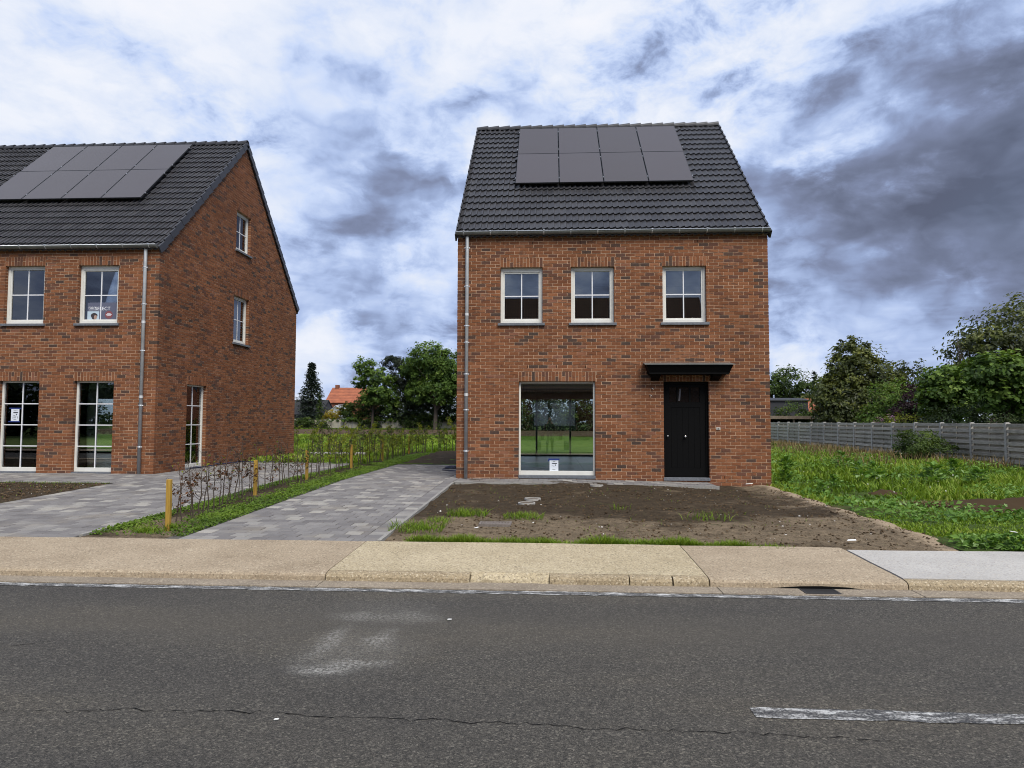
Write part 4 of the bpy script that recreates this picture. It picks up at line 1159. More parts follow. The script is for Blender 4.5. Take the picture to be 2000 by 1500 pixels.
rd.box(LO[0], LO[1], yr_, yr_ + .06, LO[3] - .06, LO[3]); rd.box(LO[0], LO[1], yr_, yr_ + .06, LO[2], LO[2] + .07)
for a in (LO[0], LO[0] + 1.6, LO[0] + 3.3, LO[1] - .07): rd.box(a, a + .07, yr_ - .001, yr_ + .061, LO[2], LO[3] - .001)
rdo = rd.ob('patio_door', 'window_white', H2)
for a, b in ((LO[0] + .07, LO[0] + 1.6), (LO[0] + 1.67, LO[0] + 3.3), (LO[0] + 3.37, LO[1] - .07)): MB().box(a, b, yr_ + .03, yr_ + .036, LO[2] + .07, LO[3] - .06).ob('pane', 'glass', rdo)
room(H2, LX - LWD + .2, LX - .31, LY + .31, LY + 7.0, 3.15, 5.75)
room(H2, LX - LWD + .2, LX - .31, LY + 3.2, LY + 6.2, 6.0, 8.6)
m = MB(); m.box(LX - 4.29, LX - 4.18, LY + .315, LY + 1.25, .31, 2.84); m.box(LX - 2.31, LX - 2.2, LY + .315, LY + .66, .31, 2.84); m.box(LX - 4.2, LX - 3.3, LY + 2.6, LY + 2.66, .31, 2.45)
iw = m.ob('partition', 'white_paint', H2)
m = MB(); m.box(LX - 3.47, LX - 3.33, LY + 2.55, LY + 2.57, 1.32, 1.34); m.tube([(LX - 3.38, LY + 2.6, 1.2), (LX - 3.38, LY + 2.57, 1.2)], .02, 10); m.ob('door_handle', 'black_metal', iw)
MB().tube([(LX - 3.95, LY + .6, 1.3), (LX - 3.15, LY + .75, .36)], .012, 6).ob('leaning_batten', 'white_paint', iw)
make_roof(H2, LX - LWD, LY, LZE, LWD - 36 * TW + .049, 36, 300, verge_l=False, panels=(U(-6.2), U(-1.6), 2.5, 6.2))
solar(H2, LX - LWD, LY, LZE, [U(-1.60) - 1.143 - i * 1.163 for i in range(4)], [2.47, 4.335], 1.143, 1.85)
gutter(H2, LX - LWD, LY, 6.01, 0, LWD - .02)
downpipe(H2, LX - .325, LY - .075, 5.94, .262, (5.45, 4.52, 3.35, 1.98, .95))

# ------------------------------------------------------------------ foliage builders
def unit(a): return a / (np.linalg.norm(a, axis=-1, keepdims=True) + 1e-9)
def leaf_quads(Cn, size, nrm, wid=.55, fold=.12, axis=None):
    n = len(Cn); nrm = unit(nrm)
    a = rng.normal(size=(n, 3)) if axis is None else axis + rng.normal(0, .35, (n, 3))
    tvec = unit(a - nrm * (a * nrm).sum(-1, keepdims=True)); b = np.cross(nrm, tvec); s = np.asarray(size).reshape(-1, 1)
    V = np.stack([Cn - tvec * s * .5, Cn + b * s * wid * .5 + nrm * s * fold, Cn + tvec * s * .5, Cn - b * s * wid * .5 + nrm * s * fold], 1)
    F = np.arange(4 * n).reshape(n, 4)
    return V.reshape(-1, 3), F
def crown_arrays(lobes, nclump, per, lsize, spread=.16, shell=.62, up=.5, wid=.55, dark=.35, droop=0.0):
    """lobes: (cx,cy,cz,rx,ry,rz). returns V,F,tone, clump centres"""
    lob = np.array(lobes, float); wt = (lob[:, 3] * lob[:, 4] * lob[:, 5]) ** (2 / 3); wt /= wt.sum()
    k = rng.choice(len(lob), nclump, p=wt); d = unit(rng.normal(size=(nclump, 3)))
    r = shell + (1.04 - shell) * rng.random((nclump, 1)) ** .7
    cc = lob[k, :3] + d * r * lob[k, 3:]
    rad = lob[k, 3:].mean(1)
    csz = rng.uniform(.6, 1.35, nclump)
    ctone = np.clip(rng.normal(.46, .23, nclump) + .27 * d[:, 2], .02, .98)  # upper clumps of each lobe are painted lighter, as if lit from above
    kk = np.repeat(np.arange(nclump), per)
    off = np.clip(rng.normal(size=(len(kk), 3)), -1.7, 1.7) * (spread * rad * csz)[kk][:, None] * np.array([1, 1, .7])
    P = cc[kk] + off; P[:, 2] -= droop * np.abs(off[:, 2])
    nr = unit(d[kk] * .95 + rng.normal(size=P.shape) * .5 + np.array([0, 0, up]))
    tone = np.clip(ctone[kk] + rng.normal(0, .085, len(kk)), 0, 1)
    sz = lsize * rng.uniform(.6, 1.4, len(kk))
    V, F = leaf_quads(P, sz, nr, wid)
    return V, F, np.repeat(tone, 4), cc
def tree(name, label, base, lobes, nclump, per, lsize, leafm, trunk_r=.16, group=None, cat='tree', limbs=9, spread=.16, shell=.55, top=None, stems=1, **kw):
    bx, by, bz = base
    root = empty(name, base, label, cat, group)
    V, F, T, cc = crown_arrays(lobes, nclump, per, lsize, spread, shell, **kw)
    k = V[:, 2] > bz - .05; V[:, 2] = np.maximum(V[:, 2], bz + .02)
    np_ob('crown', V, F, leafm, root, T)
    tb = MB(); lob = np.array(lobes); c = lob[:, :3].mean(0); zt = c[2] if top is None else top
    for s_ in range(stems):
        ox, oy = (rng.normal(0, .25, 2) if stems > 1 else (0, 0))
        mid = (bx + ox + (c[0] - bx) * .4 + rng.normal(0, .1), by + oy + (c[1] - by) * .4, bz + (zt - bz) * .5)
        tb.tube([(bx + ox, by + oy, bz - .15), (bx + ox, by + oy, bz + .2), mid, (c[0] + ox, c[1] + oy, zt)], [trunk_r * 1.35, trunk_r, trunk_r * .75, trunk_r * .4], 7)
    for i in rng.choice(len(cc), min(limbs, len(cc)), replace=False):
        e = cc[i]; h = rng.uniform(.35, .8); s0 = np.array([bx + (c[0] - bx) * h * .8, by + (c[1] - by) * h * .8, bz + (zt - bz) * h])
        m_ = s0 * .5 + e * .5 + np.array([0, 0, .08 * np.linalg.norm(e - s0)])
        tb.tube([tuple(s0), tuple(m_), tuple(e)], [trunk_r * .42, trunk_r * .25, trunk_r * .08], 5, cap=False)
    tb.ob('trunk', 'bark', root, smooth=True)
    return root
def conifer(name, label, base, h, r, n, leafm, lsize=.3, group=None, skirt=.06, trunk_r=.2, levels=26):
    bx, by, bz = base; root = empty(name, base, label, 'tree', group)
    P = []; N = []; A = []; T = []
    for lv in range(levels):
        f = lv / (levels - 1); z = bz + h * (skirt + (1 - skirt) * f); rr = r * (1 - f) ** .85 * rng.uniform(.82, 1.12) + .06
        nb = max(5, int(15 * (1 - f) + 5))
        for b in range(nb):
            an = rng.uniform(0, 2 * PI); L = rr * rng.uniform(.7, 1.12); dirn = np.array([math.cos(an), math.sin(an), 0])
            m_ = max(3, int(n / levels / nb)); tb_ = rng.normal(.45, .2)
            for q_ in range(m_):
                u = rng.random() ** .6; p = np.array([bx, by, z]) + dirn * L * u + np.array([0, 0, -.22 * L * u * u + rng.normal(0, .06)]) + rng.normal(0, .07 * r, 3) * np.array([1, 1, .5])
                P.append(p); N.append(np.array([0, 0, 1.]) + rng.normal(0, .55, 3)); A.append(dirn + np.array([0, 0, -.5])); T.append(np.clip(tb_ + .25 * (u - .5) + rng.normal(0, .1), 0, 1))
    P = np.array(P); V, F = leaf_quads(P, lsize * rng.uniform(.6, 1.4, len(P)), np.array(N), .4, .08, np.array(A))
    np_ob('crown', V, F, leafm, root, np.repeat(T, 4))
    MB().tube([(bx, by, bz - .2), (bx, by, bz + h * .5), (bx, by, bz + h * .97)], [trunk_r, trunk_r * .6, .03], 7).ob('trunk', 'bark', root, smooth=True)
    return root
def blades(x, y, z, h, w, lean, tone, mname, name, label=None, cat=None, kind='stuff', tmul=1.0):
    n = len(x); an = rng.uniform(0, 2 * PI, n); la = rng.uniform(0, 2 * PI, n)
    wx, wy = np.cos(an) * w / 2, np.sin(an) * w / 2; lx, ly = np.cos(la) * lean * h, np.sin(la) * lean * h
    def row(f, wf): 
        cx = x + lx * f ** 1.7; cy = y + ly * f ** 1.7; cz = z + h * f * (1 - .25 * lean * f)
        return np.stack([cx - wx * wf, cy - wy * wf, cz], 1), np.stack([cx + wx * wf, cy + wy * wf, cz], 1)
    a0, b0 = row(0, .8); a1, b1 = row(.55, 1.0); a2, b2 = row(1.0, .12)
    V = np.stack([a0, b0, a1, b1, a2, b2], 1).reshape(-1, 3); i = np.arange(n)[:, None] * 6
    F = np.concatenate([i + np.array([[0, 1, 3, 2]]), i + np.array([[2, 3, 5, 4]])])
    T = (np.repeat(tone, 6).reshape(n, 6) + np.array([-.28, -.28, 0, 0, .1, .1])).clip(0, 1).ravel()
    o = np_ob(name, V, F, mname, None, T)
    return tag(o, label, cat, kind=kind)

def vnoise(x, y, s, seed=0.0):
    return np.array([mnoise.noise(Vector((a * s + seed, b * s, seed))) for a, b in zip(x, y)])

# ------------------------------------------------------------------ weed lot on the right
def lot_points(n, y0=8.3, y1=50):
    y = y0 + (y1 - y0) * rng.random(n) ** 2.0
    x = 4.93 + rng.random(n) * (np.minimum(15.9, .70 * y + 2.2) - 4.93)
    return x, y
def bare(x, y):
    """trampled bare patch of dark earth"""
    d1 = ((x - 8.4) / 1.55) ** 2 + ((y - 12.95 + .28 * (x - 8.4)) / .62) ** 2
    d2 = ((x - 7.15) / .5) ** 2 + ((y - 15.1) / .22) ** 2
    d3 = ((x - 10.3) / 1.4) ** 2 + ((y - 12.1) / .5) ** 2
    return np.minimum(np.minimum(d1, d2), d3)
x, y = lot_points(76000)
nz = vnoise(x, y, .55)
keep = (bare(x, y) > 1.0) & (rng.random(len(x)) < .62 + .5 * nz)
x, y, nz = x[keep], y[keep], nz[keep]
near = np.clip((bare(x, y) - 1) / 2, 0, 1)
h = (.10 + .20 * np.clip(.5 + nz, 0, 1) * rng.uniform(.5, 1.3, len(x))) * (.45 + .55 * near) * (.55 + .45 * sstep(5.0, 6.0, x)) * (.38 + .62 * sstep(12.3, 14.6, y))
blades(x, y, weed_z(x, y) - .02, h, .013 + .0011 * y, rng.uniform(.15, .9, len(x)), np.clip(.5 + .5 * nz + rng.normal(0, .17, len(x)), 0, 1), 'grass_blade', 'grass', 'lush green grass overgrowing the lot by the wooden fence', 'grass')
# broad leaved weeds
x, y = lot_points(15000, 8.6, 42); nz = vnoise(x, y, .45, 5.0); k = (nz > -.02) & (bare(x, y) > 1.3); x, y, nz = x[k], y[k], nz[k]
hh = (.05 + .28 * np.clip(nz + .35, 0, 1)) * rng.random(len(x))
P = np.stack([x + rng.normal(0, .05, len(x)), y, weed_z(x, y) + hh], 1)
V, F = leaf_quads(P, rng.uniform(.035, .10, len(x)) * (1 + y / 50), np.array([0, -.25, 1.]) + rng.normal(0, .5, P.shape), .6)
tag(np_ob('weeds', V, F, 'weed_leaf', None, np.repeat(np.clip(.45 + .6 * nz + rng.normal(0, .2, len(x)), 0, 1), 4)), 'low broad leaved weeds mixed through the overgrown lot', 'weeds', kind='stuff')
# dry seed grass below the fence
n = 2600; y = 23 + 27 * rng.random(n) ** 1.0; x = 15.5 - np.abs(rng.normal(0, .75, n)) - .3
x = np.where(rng.random(n) < .35, 11.6 + rng.normal(0, 1.1, n) + (y - 25) * .12, x)
blades(x, y, weed_z(x, y) - .02, rng.uniform(.2, .55, n), .010 + .0006 * y, rng.uniform(.1, .5, n), rng.random(n), 'dry_blade', 'dry_grass', 'tall dry straw coloured grass along the foot of the fence', 'grass')
n = 900; x = rng.normal(7.3, .3, n); y = rng.normal(13.45, .13, n)
blades(x, y, weed_z(x, y) - .01, rng.uniform(.05, .14, n), .014, rng.uniform(.6, 1.2, n), rng.random(n), 'dry_blade', 'dry_grass', 'flattened patch of dry straw beside the bare earth', 'grass')
# bare earth heap
def heap(name, label, cx, cy, rx, ry, hgt, tilt, nclod):
    n_ = 26; V = []; F = []
    for i in range(n_ + 1):
        for j in range(n_ + 1):
            a, b = -1 + 2 * i / n_, -1 + 2 * j / n_
            x_, y_ = cx + a * rx, cy + b * ry + tilt * a * rx; r_ = math.hypot(a, b)
            z_ = float(weed_z(x_, y_)) - .05 + hgt * max(0, 1 - r_ ** 2) + .06 * mnoise.fractal(Vector((x_ * 3, y_ * 3, 1)), .7, 2.2, 4) * (1 if r_ < 1 else .3)
            V.append((x_, y_, z_))
    for i in range(n_):
        for j in range(n_):
            k_ = i * (n_ + 1) + j; F.append([k_, k_ + n_ + 1, k_ + n_ + 2, k_ + 1])
    o = np_ob(name, V, np.array(F), 'clod', None, np.full(len(V), .28), smooth=True)
    return tag(o, label, 'earth')
heap('earth_heap', 'dark churned earth heap in the grass near the pale bay', 8.5, 12.95, 1.5, .62, .22, -.28, 0)
heap('earth_heap', 'small dark earth clump in the grass beside the house corner', 7.15, 15.1, .5, .22, .12, 0, 0)
heap('earth_heap', 'low dark earth strip at the edge of the picture beyond the heap', 10.4, 12.05, 1.4, .5, .20, -.1, 0)
scatter_clods('earth_clods', 1500, (6.7, 11.5), (11.3, 13.9), lambda a, b: weed_z(a, b) + .03, .012, .06, label='lumps of dark earth strewn over the bare patch', cat='earth', tones=(.0, .5), mask=lambda a, b: bare(a, b) < 1.15)
# single big docks and nettles
DOCK = []
for k in range(4):
    n = 46 + 8 * k; an = rng.uniform(0, 2 * PI, n); u = rng.random(n); hgt = .12 + .38 * u; out = .30 * (1 - u * .7) * rng.uniform(.4, 1.2, n)
    P = np.stack([np.cos(an) * out, np.sin(an) * out, hgt], 1); A = np.stack([np.cos(an), np.sin(an), .35 - .5 * rng.random(n)], 1)
    V, F = leaf_quads(P, rng.uniform(.13, .27, n), np.stack([-np.cos(an) * .4, -np.sin(an) * .4, np.ones(n)], 1) + rng.normal(0, .25, (n, 3)), .42, .08, A * 3)
    lv = np_me('leaves', V, F, 'weed_leaf', np.repeat(np.clip(rng.normal(.62, .2, n), 0, 1), 4))
    st = MB()
    for i in range(7): st.tube([(0, 0, -.03), tuple(P[i] * .5), tuple(P[i])], [.008, .006, .003], 4)
    DOCK.append((st.mesh('dock_plant', 'weed_leaf'), lv))
docks = [(7.6, 17.4, 1.15, 'big leafy dock plant in the middle of the weeds'), (9.25, 17.2, 1.15, 'broad clump of dock to the left of the bright grass'), (6.3, 15.7, .7, 'small pale dock beside the sandy garden edge'),
         (5.75, 17.2, .8, 'low dock plant near the house corner'), (8.3, 18.2, 1.1, 'tall dock behind the big leafy one'), (9.8, 16.4, 1.0, 'dark dock clump above the bare earth'), (10.9, 19.3, 1.0, 'dock with white flecked leaves in front of the bramble'),
         (6.9, 20.6, 1.1, 'pale dock far back in the weeds near the wall'), (9.4, 22.8, 1.2, 'pale dock in front of the dry grass'), (5.6, 14.6, .6, 'yellowish seedling at the garden edge'), (12.6, 17.5, 1.0, 'dock in the bright grass under the fence')]
for i, (x_, y_, s_, lb) in enumerate(docks):
    a_, b_ = DOCK[i % 4]; o = bpy.data.objects.new('dock_plant', a_); add(o, None, (x_, y_, float(weed_z(x_, y_)))); o.scale = (s_, s_, s_); o.rotation_euler = (0, 0, i * 1.7)
    tag(o, lb, 'weed', 'dock plants in the weed lot')
    c_ = bpy.data.objects.new('leaves', b_); COL.objects.link(c_); c_.parent = o
# white clover heads / litter
n = 34; x, y = lot_points(n, 14, 34)
P = np.stack([x, y, weed_z(x, y) + rng.uniform(.18, .35, n)], 1); V, F = leaf_quads(np.repeat(P, 3, 0), np.full(3 * n, .035), rng.normal(size=(3 * n, 3)), .9)
tag(np_ob('flower_heads', V, F, 'petal_white', None, np.full(len(V), .5)), 'tiny white flower heads dotted over the weeds', 'flowers', kind='stuff')

# ------------------------------------------------------------------ tufts and verge growth
def tuft(cx, cy, r, n, h0, h1, zf, label, name='grass_tuft', seed=0):
    x_ = cx + r * np.clip(rng.normal(0, 1, n), -1.7, 1.7); y_ = cy + r * .7 * np.clip(rng.normal(0, 1, n), -1.7, 1.7)
    return blades(x_, y_, zf(x_, y_) - .01, rng.uniform(h0, h1, n), .009, rng.uniform(.2, 1.0, n), np.clip(rng.normal(.55, .2, n), 0, 1), 'grass_blade', name, label, 'grass tuft', kind='thing')
tuft(-1.27, 10.6, .17, 340, .05, .17, zf_soil, 'green grass tuft just behind the rectangular cover')
tuft(-.40, 10.5, .17, 300, .04, .13, zf_soil, 'low grass tuft on the far side of the rectangular cover')
tuft(-1.80, 9.35, .20, 420, .05, .17, zf_soil, 'grass tuft at the front corner of the garden by the driveway')
tuft(-1.62, 10.2, .12, 160, .03, .11, zf_soil, 'thin grass tuft along the driveway edging')
tuft(2.35, 10.65, .20, 70, .06, .20, zf_soil, 'sparse long grass tuft out in the bare garden')
tuft(1.15, 11.4, .09, 24, .05, .16, zf_soil, 'few dry looking blades in the middle of the bare garden')
tuft(2.68, 8.50, .12, 330, .03, .11, lambda a, b: soil_z(a, b) - .03, 'short green weed tuft at the pavement edge beside the bare gap')
tuft(-5.40, 9.05, .12, 260, .04, .12, lambda a, b: lot_z(b) - .02, 'bright grass tuft in front of the first hedge post')
tuft(-5.15, 9.22, .06, 130, .05, .14, lambda a, b: lot_z(b) - .02, 'grass tuft at the foot of the first hedge post')
n = 9000; x = rng.uniform(-1.75, 2.42, n); x += rng.normal(0, .03, n); nz = vnoise(x, x * 0, 2.3, 2.0)
k = rng.random(n) < np.clip(.7 + .9 * nz + .25 * sstep(0, 2, x), .2, 1); x = x[k]; nz = nz[k]; n = len(x)
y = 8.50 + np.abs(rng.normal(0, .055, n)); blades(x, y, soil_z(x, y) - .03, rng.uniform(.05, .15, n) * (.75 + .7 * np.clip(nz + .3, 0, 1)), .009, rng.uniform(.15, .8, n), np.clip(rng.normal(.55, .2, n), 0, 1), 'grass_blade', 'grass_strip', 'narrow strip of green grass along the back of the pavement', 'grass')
n = 1100; x = rng.uniform(-2.0, 4.9, n); y = rng.uniform(8.7, 15, n); nz = vnoise(x, y, 1.2, 9.0); k = nz > .1; x, y = x[k], y[k]; n = len(x)
blades(x, y, zf_soil(x, y), rng.uniform(.015, .06, n), .006, rng.uniform(.2, 1.0, n), np.clip(rng.normal(.5, .2, n), 0, 1), 'grass_blade', 'seedling_grass', 'scattered first blades of grass on the bare front garden', 'grass')
n = 1300; x = rng.uniform(-16, -9.5, n); y = np.where(rng.random(n) < .6, rng.normal(14.42, .05, n), rng.uniform(9, 14.4, n)); 
blades(x, y, lot_z(y) - .02, rng.uniform(.02, .07, n), .008, rng.uniform(.2, 1.0, n), np.clip(rng.normal(.5, .2, n), 0, 1), 'grass_blade', 'seedling_grass', 'thin weeds along the neighbouring garden path', 'grass')
# clover between the two driveways
n = 42000; y = 8.7 + 20 * rng.random(n) ** 1.5; x = rng.uniform(-5.97, -4.68, n); nz = vnoise(x, y, 1.5, 3.0)
edge = np.maximum(sstep(-5.45, -4.95, x), sstep(-5.62, -5.9, x)); k = rng.random(n) < np.clip(.10 + 1.15 * edge + .9 * nz - .75 * sstep(9.9, 8.8, y), .02, 1); x, y, nz = x[k], y[k], nz[k]
P = np.stack([x, y, lot_z(y) - .02 + rng.random(len(x)) ** 1.5 * .05 + .012], 1)
V, F = leaf_quads(P, rng.uniform(.022, .05, len(x)), np.array([0, -.2, 1.]) + rng.normal(0, .5, P.shape), .75)
tag(np_ob('clover', V, F, 'clover', None, np.repeat(np.clip(.55 + .35 * nz + rng.normal(0, .17, len(x)), 0, 1), 4)), 'low green clover covering the strip between the driveways', 'ground cover', kind='stuff')
# far grass
n = 26000; y = 21.5 + 40 * rng.random(n) ** 1.4; x = -(.10 + .33 * rng.random(n)) * y + rng.normal(0, .5, n); k = (x < -5.8) | (y > 29.5); x, y = x[k], y[k]; n = len(x); nz = vnoise(x, y, .3, 4.0)
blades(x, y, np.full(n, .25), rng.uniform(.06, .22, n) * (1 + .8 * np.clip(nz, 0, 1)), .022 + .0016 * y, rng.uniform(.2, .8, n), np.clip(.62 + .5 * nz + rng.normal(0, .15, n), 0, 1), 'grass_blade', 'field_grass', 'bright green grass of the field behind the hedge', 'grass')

# ------------------------------------------------------------------ young beech hedge
def sapling(seed, h, nleaf, leafm, leaf_lo, leaf_hi):
    r_ = np.random.default_rng(seed); mb = MB(); pts = [(0, 0, -.05)]; x_ = y_ = 0
    for i in range(1, 6):
        x_ += r_.normal(0, .012); y_ += r_.normal(0, .012); pts.append((x_, y_, h * i / 5))
    mb.tube(pts, [.010, .009, .0075, .006, .0045, .002], 5)
    ends = []
    for i in range(9):
        f = r_.uniform(.28, .95); k_ = int(f * 5); b = np.array(pts[k_]) * (1 - (f * 5 - k_)) + np.array(pts[min(5, k_ + 1)]) * (f * 5 - k_)
        an = r_.uniform(0, 2 * PI); L = r_.uniform(.08, .26) * (1.15 - f * .5)
        e1 = b + np.array([math.cos(an) * L * .6, math.sin(an) * L * .6, L * .35]); e2 = b + np.array([math.cos(an) * L, math.sin(an) * L, L * .95])
        mb.tube([tuple(b), tuple(e1), tuple(e2)], [.0042, .0032, .0015], 4); ends += [b * .4 + e1 * .6, e1, e2]
    ends = np.array([e_ for e_ in ends if leaf_lo <= e_[2] / h <= leaf_hi] or ends)
    c_ = ends[r_.integers(0, len(ends), nleaf)] + r_.normal(0, .028, (nleaf, 3))
    V, F = leaf_quads(c_, r_.uniform(.03, .065, nleaf), r_.normal(size=(nleaf, 3)) + np.array([0, 0, .3]), .6, .2)
    return mb.mesh('beech_sapling', 'twig'), np_me('leaves', V, F, leafm, np.repeat(np.clip(r_.normal(.5, .25, nleaf), 0, 1), 4))
SAP = {'brown': [sapling(100 + i, .78 + .05 * i, 18 + 16 * (i % 4), 'leaf_brown', .25, .75) for i in range(8)],
       'bare': [sapling(200 + i, .80 + .05 * i, 6, 'leaf_young', .5, 1.0) for i in range(6)],
       'green': [sapling(300 + i, .85 + .06 * i, 90 + 25 * i, 'leaf_young', .3, 1.0) for i in range(6)],
       'mixed': [sapling(400 + i, .80 + .06 * i, 55 + 8 * i, 'leaf_green', .2, 1.0) for i in range(6)]}
def plant(kind, x_, y_, z_, sc, label, group):
    a_, b_ = random.choice(SAP[kind]); o = bpy.data.objects.new('beech_sapling', a_); add(o, None, (x_, y_, z_))
    o.rotation_euler = (random.gauss(0, .05), random.gauss(0, .05), random.uniform(0, 6.28)); o.scale = (sc * 1.1, sc * 1.1, sc); tag(o, label, 'sapling', group)
    c_ = bpy.data.objects.new('leaves', b_); COL.objects.link(c_); c_.parent = o
y_ = 9.46; i = 0
while y_ < 28.0:
    x_ = -5.22 - .36 * float(sstep(9.2, 12.8, y_)) + random.gauss(0, .03); zz_ = float(lot_z(y_)) - .03
    if y_ < 15.6:
        kd = random.choice(['brown', 'brown', 'bare', 'brown', 'bare', 'mixed' if y_ > 12 else 'bare'])
        plant(kd, x_, y_, zz_, random.uniform(.82, 1.08), 'slender young beech with brown or few leaves between the first hedge posts', 'saplings in the near part of the hedge') if kd != 'mixed' else plant(kd, x_, y_, zz_, .95, 'young beech already in green leaf among the bare ones between the first posts', 'green saplings in the near part of the hedge')
    else:
        kd = random.choice(['mixed', 'green', 'bare', 'green', 'green', 'bare'])
        plant(kd, x_, y_, zz_, random.uniform(.85, 1.2), 'leafy young beech in the far stretch of the hedge row beside the driveway', 'saplings in the far part of the hedge')
    y_ += random.uniform(.17, .25) if y_ < 15.6 else random.uniform(.21, .32)
for k in range(34):
    f = k / 33; x_ = -5.75 + 3.2 * f; plant(random.choice(['green', 'green', 'mixed']), x_ + random.gauss(0, .1), 28.3 + 3.0 * f + random.gauss(0, .1), .27, random.uniform(1.0, 1.45), 'tall yellow green sapling in the hedge across the end of the garden', 'saplings across the garden end')
for k in range(46):
    x_ = -9.6 + random.uniform(-6, 3.6); plant(random.choice(['green', 'green', 'brown', 'mixed']), x_, 27.4 + random.gauss(0, .25), .26, random.uniform(1.0, 1.35), 'yellow green sapling in the hedge row behind the neighbouring driveway', 'saplings behind the neighbouring driveway')
posts = [(-5.20, 9.21, .66, 'yellow timber hedge post nearest the pavement'), (-5.58, 12.86, .64, 'second timber hedge post from the pavement'), (-5.56, 15.58, .66, 'third timber hedge post from the pavement, beside green leaves'),
         (-5.58, 19.2, .66, 'fourth timber hedge post, half hidden in leaves'), (-5.60, 22.9, .68, 'fifth timber hedge post where the row thins out'), (-5.75, 28.0, .72, 'last timber hedge post at the garden corner')]
for (x_, y_, h_, lb) in posts:
    z_ = float(lot_z(y_)); mb = MB().box(x_ - .03, x_ + .03, y_ - .03, y_ + .03, z_ - .1, z_ + h_)
    o = mb.ob('hedge_post', 'post_wood', None, bevel=.006, loc=(0, 0, 0)); tag(o, lb, 'post', 'timber posts along the young hedge')

# ------------------------------------------------------------------ fence on the right
FX = 16.0; fence = empty('wooden_fence', (FX, 24.5, 0), 'long weathered grey wooden board fence on concrete posts behind the weeds', 'fence')
pm = MB(); pm.box(-.085, .085, -.055, .055, -.2, 1.64); pm.box(-.06, .06, -.035, .035, 1.64, 1.665); postme = pm.mesh('post', 'concrete_white')
BM = []
for k in range(8):
    V = box_v(-.010, .010, .0, 1.0, 0, .150) + np.random.default_rng(50 + k).normal(0, .002, (8, 3)); BM.append(np_me('board', V, BOXF, 'fence_wood', np.full(8, .1 + .11 * k)))
mm = MB().box(-.02, .02, -.02, .02, 0, 1.55).mesh('batten', 'fence_wood')
for i in range(17):
    y0 = 51.2 - 2.01 * i
    o = bpy.data.objects.new('post', postme); add(o, fence, (FX, y0, -.03))
    if i == 16: break
    nb = 15
    for j in range(nb):
        o = bpy.data.objects.new('board', random.choice(BM)); add(o, fence, (FX + (.04 if j % 2 else -.048) + random.uniform(-.003, .003), y0 - 1.955, .0 + j * .105 + random.uniform(-.004, .004)), (random.gauss(0, .003), random.gauss(0, .02), 0)); o.scale = (1, 1.90, .95 if j % 2 else .80)
    o = bpy.data.objects.new('batten', mm); add(o, fence, (FX + .0, y0 - 1.0, .05))

# ------------------------------------------------------------------ trees and houses behind the fence
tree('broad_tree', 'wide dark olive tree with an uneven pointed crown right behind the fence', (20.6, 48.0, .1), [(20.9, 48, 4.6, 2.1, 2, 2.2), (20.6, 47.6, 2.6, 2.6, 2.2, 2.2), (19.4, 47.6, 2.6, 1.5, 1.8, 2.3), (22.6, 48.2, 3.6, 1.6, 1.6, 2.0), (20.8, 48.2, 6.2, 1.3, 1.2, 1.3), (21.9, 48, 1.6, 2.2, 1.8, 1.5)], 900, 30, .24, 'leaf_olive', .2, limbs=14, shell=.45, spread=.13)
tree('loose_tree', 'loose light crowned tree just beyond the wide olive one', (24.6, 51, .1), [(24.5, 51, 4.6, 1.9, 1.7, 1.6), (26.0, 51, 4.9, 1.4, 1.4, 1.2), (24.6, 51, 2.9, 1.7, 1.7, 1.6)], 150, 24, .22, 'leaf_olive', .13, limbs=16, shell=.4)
tree('green_shrub', 'mid green shrub between the olive tree and the purple one', (20.6, 42.5, .1), [(20.6, 42.5, 3.0, 1.5, 1.2, 1.3), (20.2, 42.5, 1.8, 1.5, 1.2, 1.2)], 120, 30, .16, 'leaf_light', .09, cat='shrub', stems=3)
tree('purple_maple', 'dark purple leaved shrub rising above the fence', (19.6, 38, .1), [(19.6, 38, 2.7, .85, .8, 1.1), (18.9, 37.8, 2.2, .7, .7, .7), (20.6, 38.4, 3.2, .8, .7, .7)], 110, 30, .14, 'leaf_purple', .07, cat='shrub', stems=2)
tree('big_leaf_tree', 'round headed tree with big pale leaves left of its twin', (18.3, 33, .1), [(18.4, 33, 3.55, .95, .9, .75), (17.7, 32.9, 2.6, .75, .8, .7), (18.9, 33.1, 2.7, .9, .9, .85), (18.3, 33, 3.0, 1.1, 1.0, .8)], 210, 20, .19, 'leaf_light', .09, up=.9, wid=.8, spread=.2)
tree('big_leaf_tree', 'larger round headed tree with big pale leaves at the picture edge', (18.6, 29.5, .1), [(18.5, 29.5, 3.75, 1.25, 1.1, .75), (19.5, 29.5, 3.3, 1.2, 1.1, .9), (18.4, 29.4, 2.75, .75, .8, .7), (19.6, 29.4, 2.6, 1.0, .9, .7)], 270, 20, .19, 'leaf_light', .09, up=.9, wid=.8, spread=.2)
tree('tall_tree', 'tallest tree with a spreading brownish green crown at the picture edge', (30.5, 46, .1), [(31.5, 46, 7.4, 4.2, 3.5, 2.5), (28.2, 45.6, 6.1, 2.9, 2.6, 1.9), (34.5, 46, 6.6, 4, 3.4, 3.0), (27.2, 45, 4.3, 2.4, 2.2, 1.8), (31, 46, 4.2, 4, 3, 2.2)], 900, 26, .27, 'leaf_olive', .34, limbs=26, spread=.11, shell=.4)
tree('evergreen_shrub', 'dark glossy evergreen shrub looking over the fence', (17.6, 30.2, .1), [(17.5, 30.4, 1.65, 1.0, .8, .75), (18.6, 29.3, 1.5, 1.1, .8, .75), (16.9, 31.4, 1.55, .7, .7, .65)], 130, 26, .11, 'leaf_dark', .06, cat='shrub', stems=3)
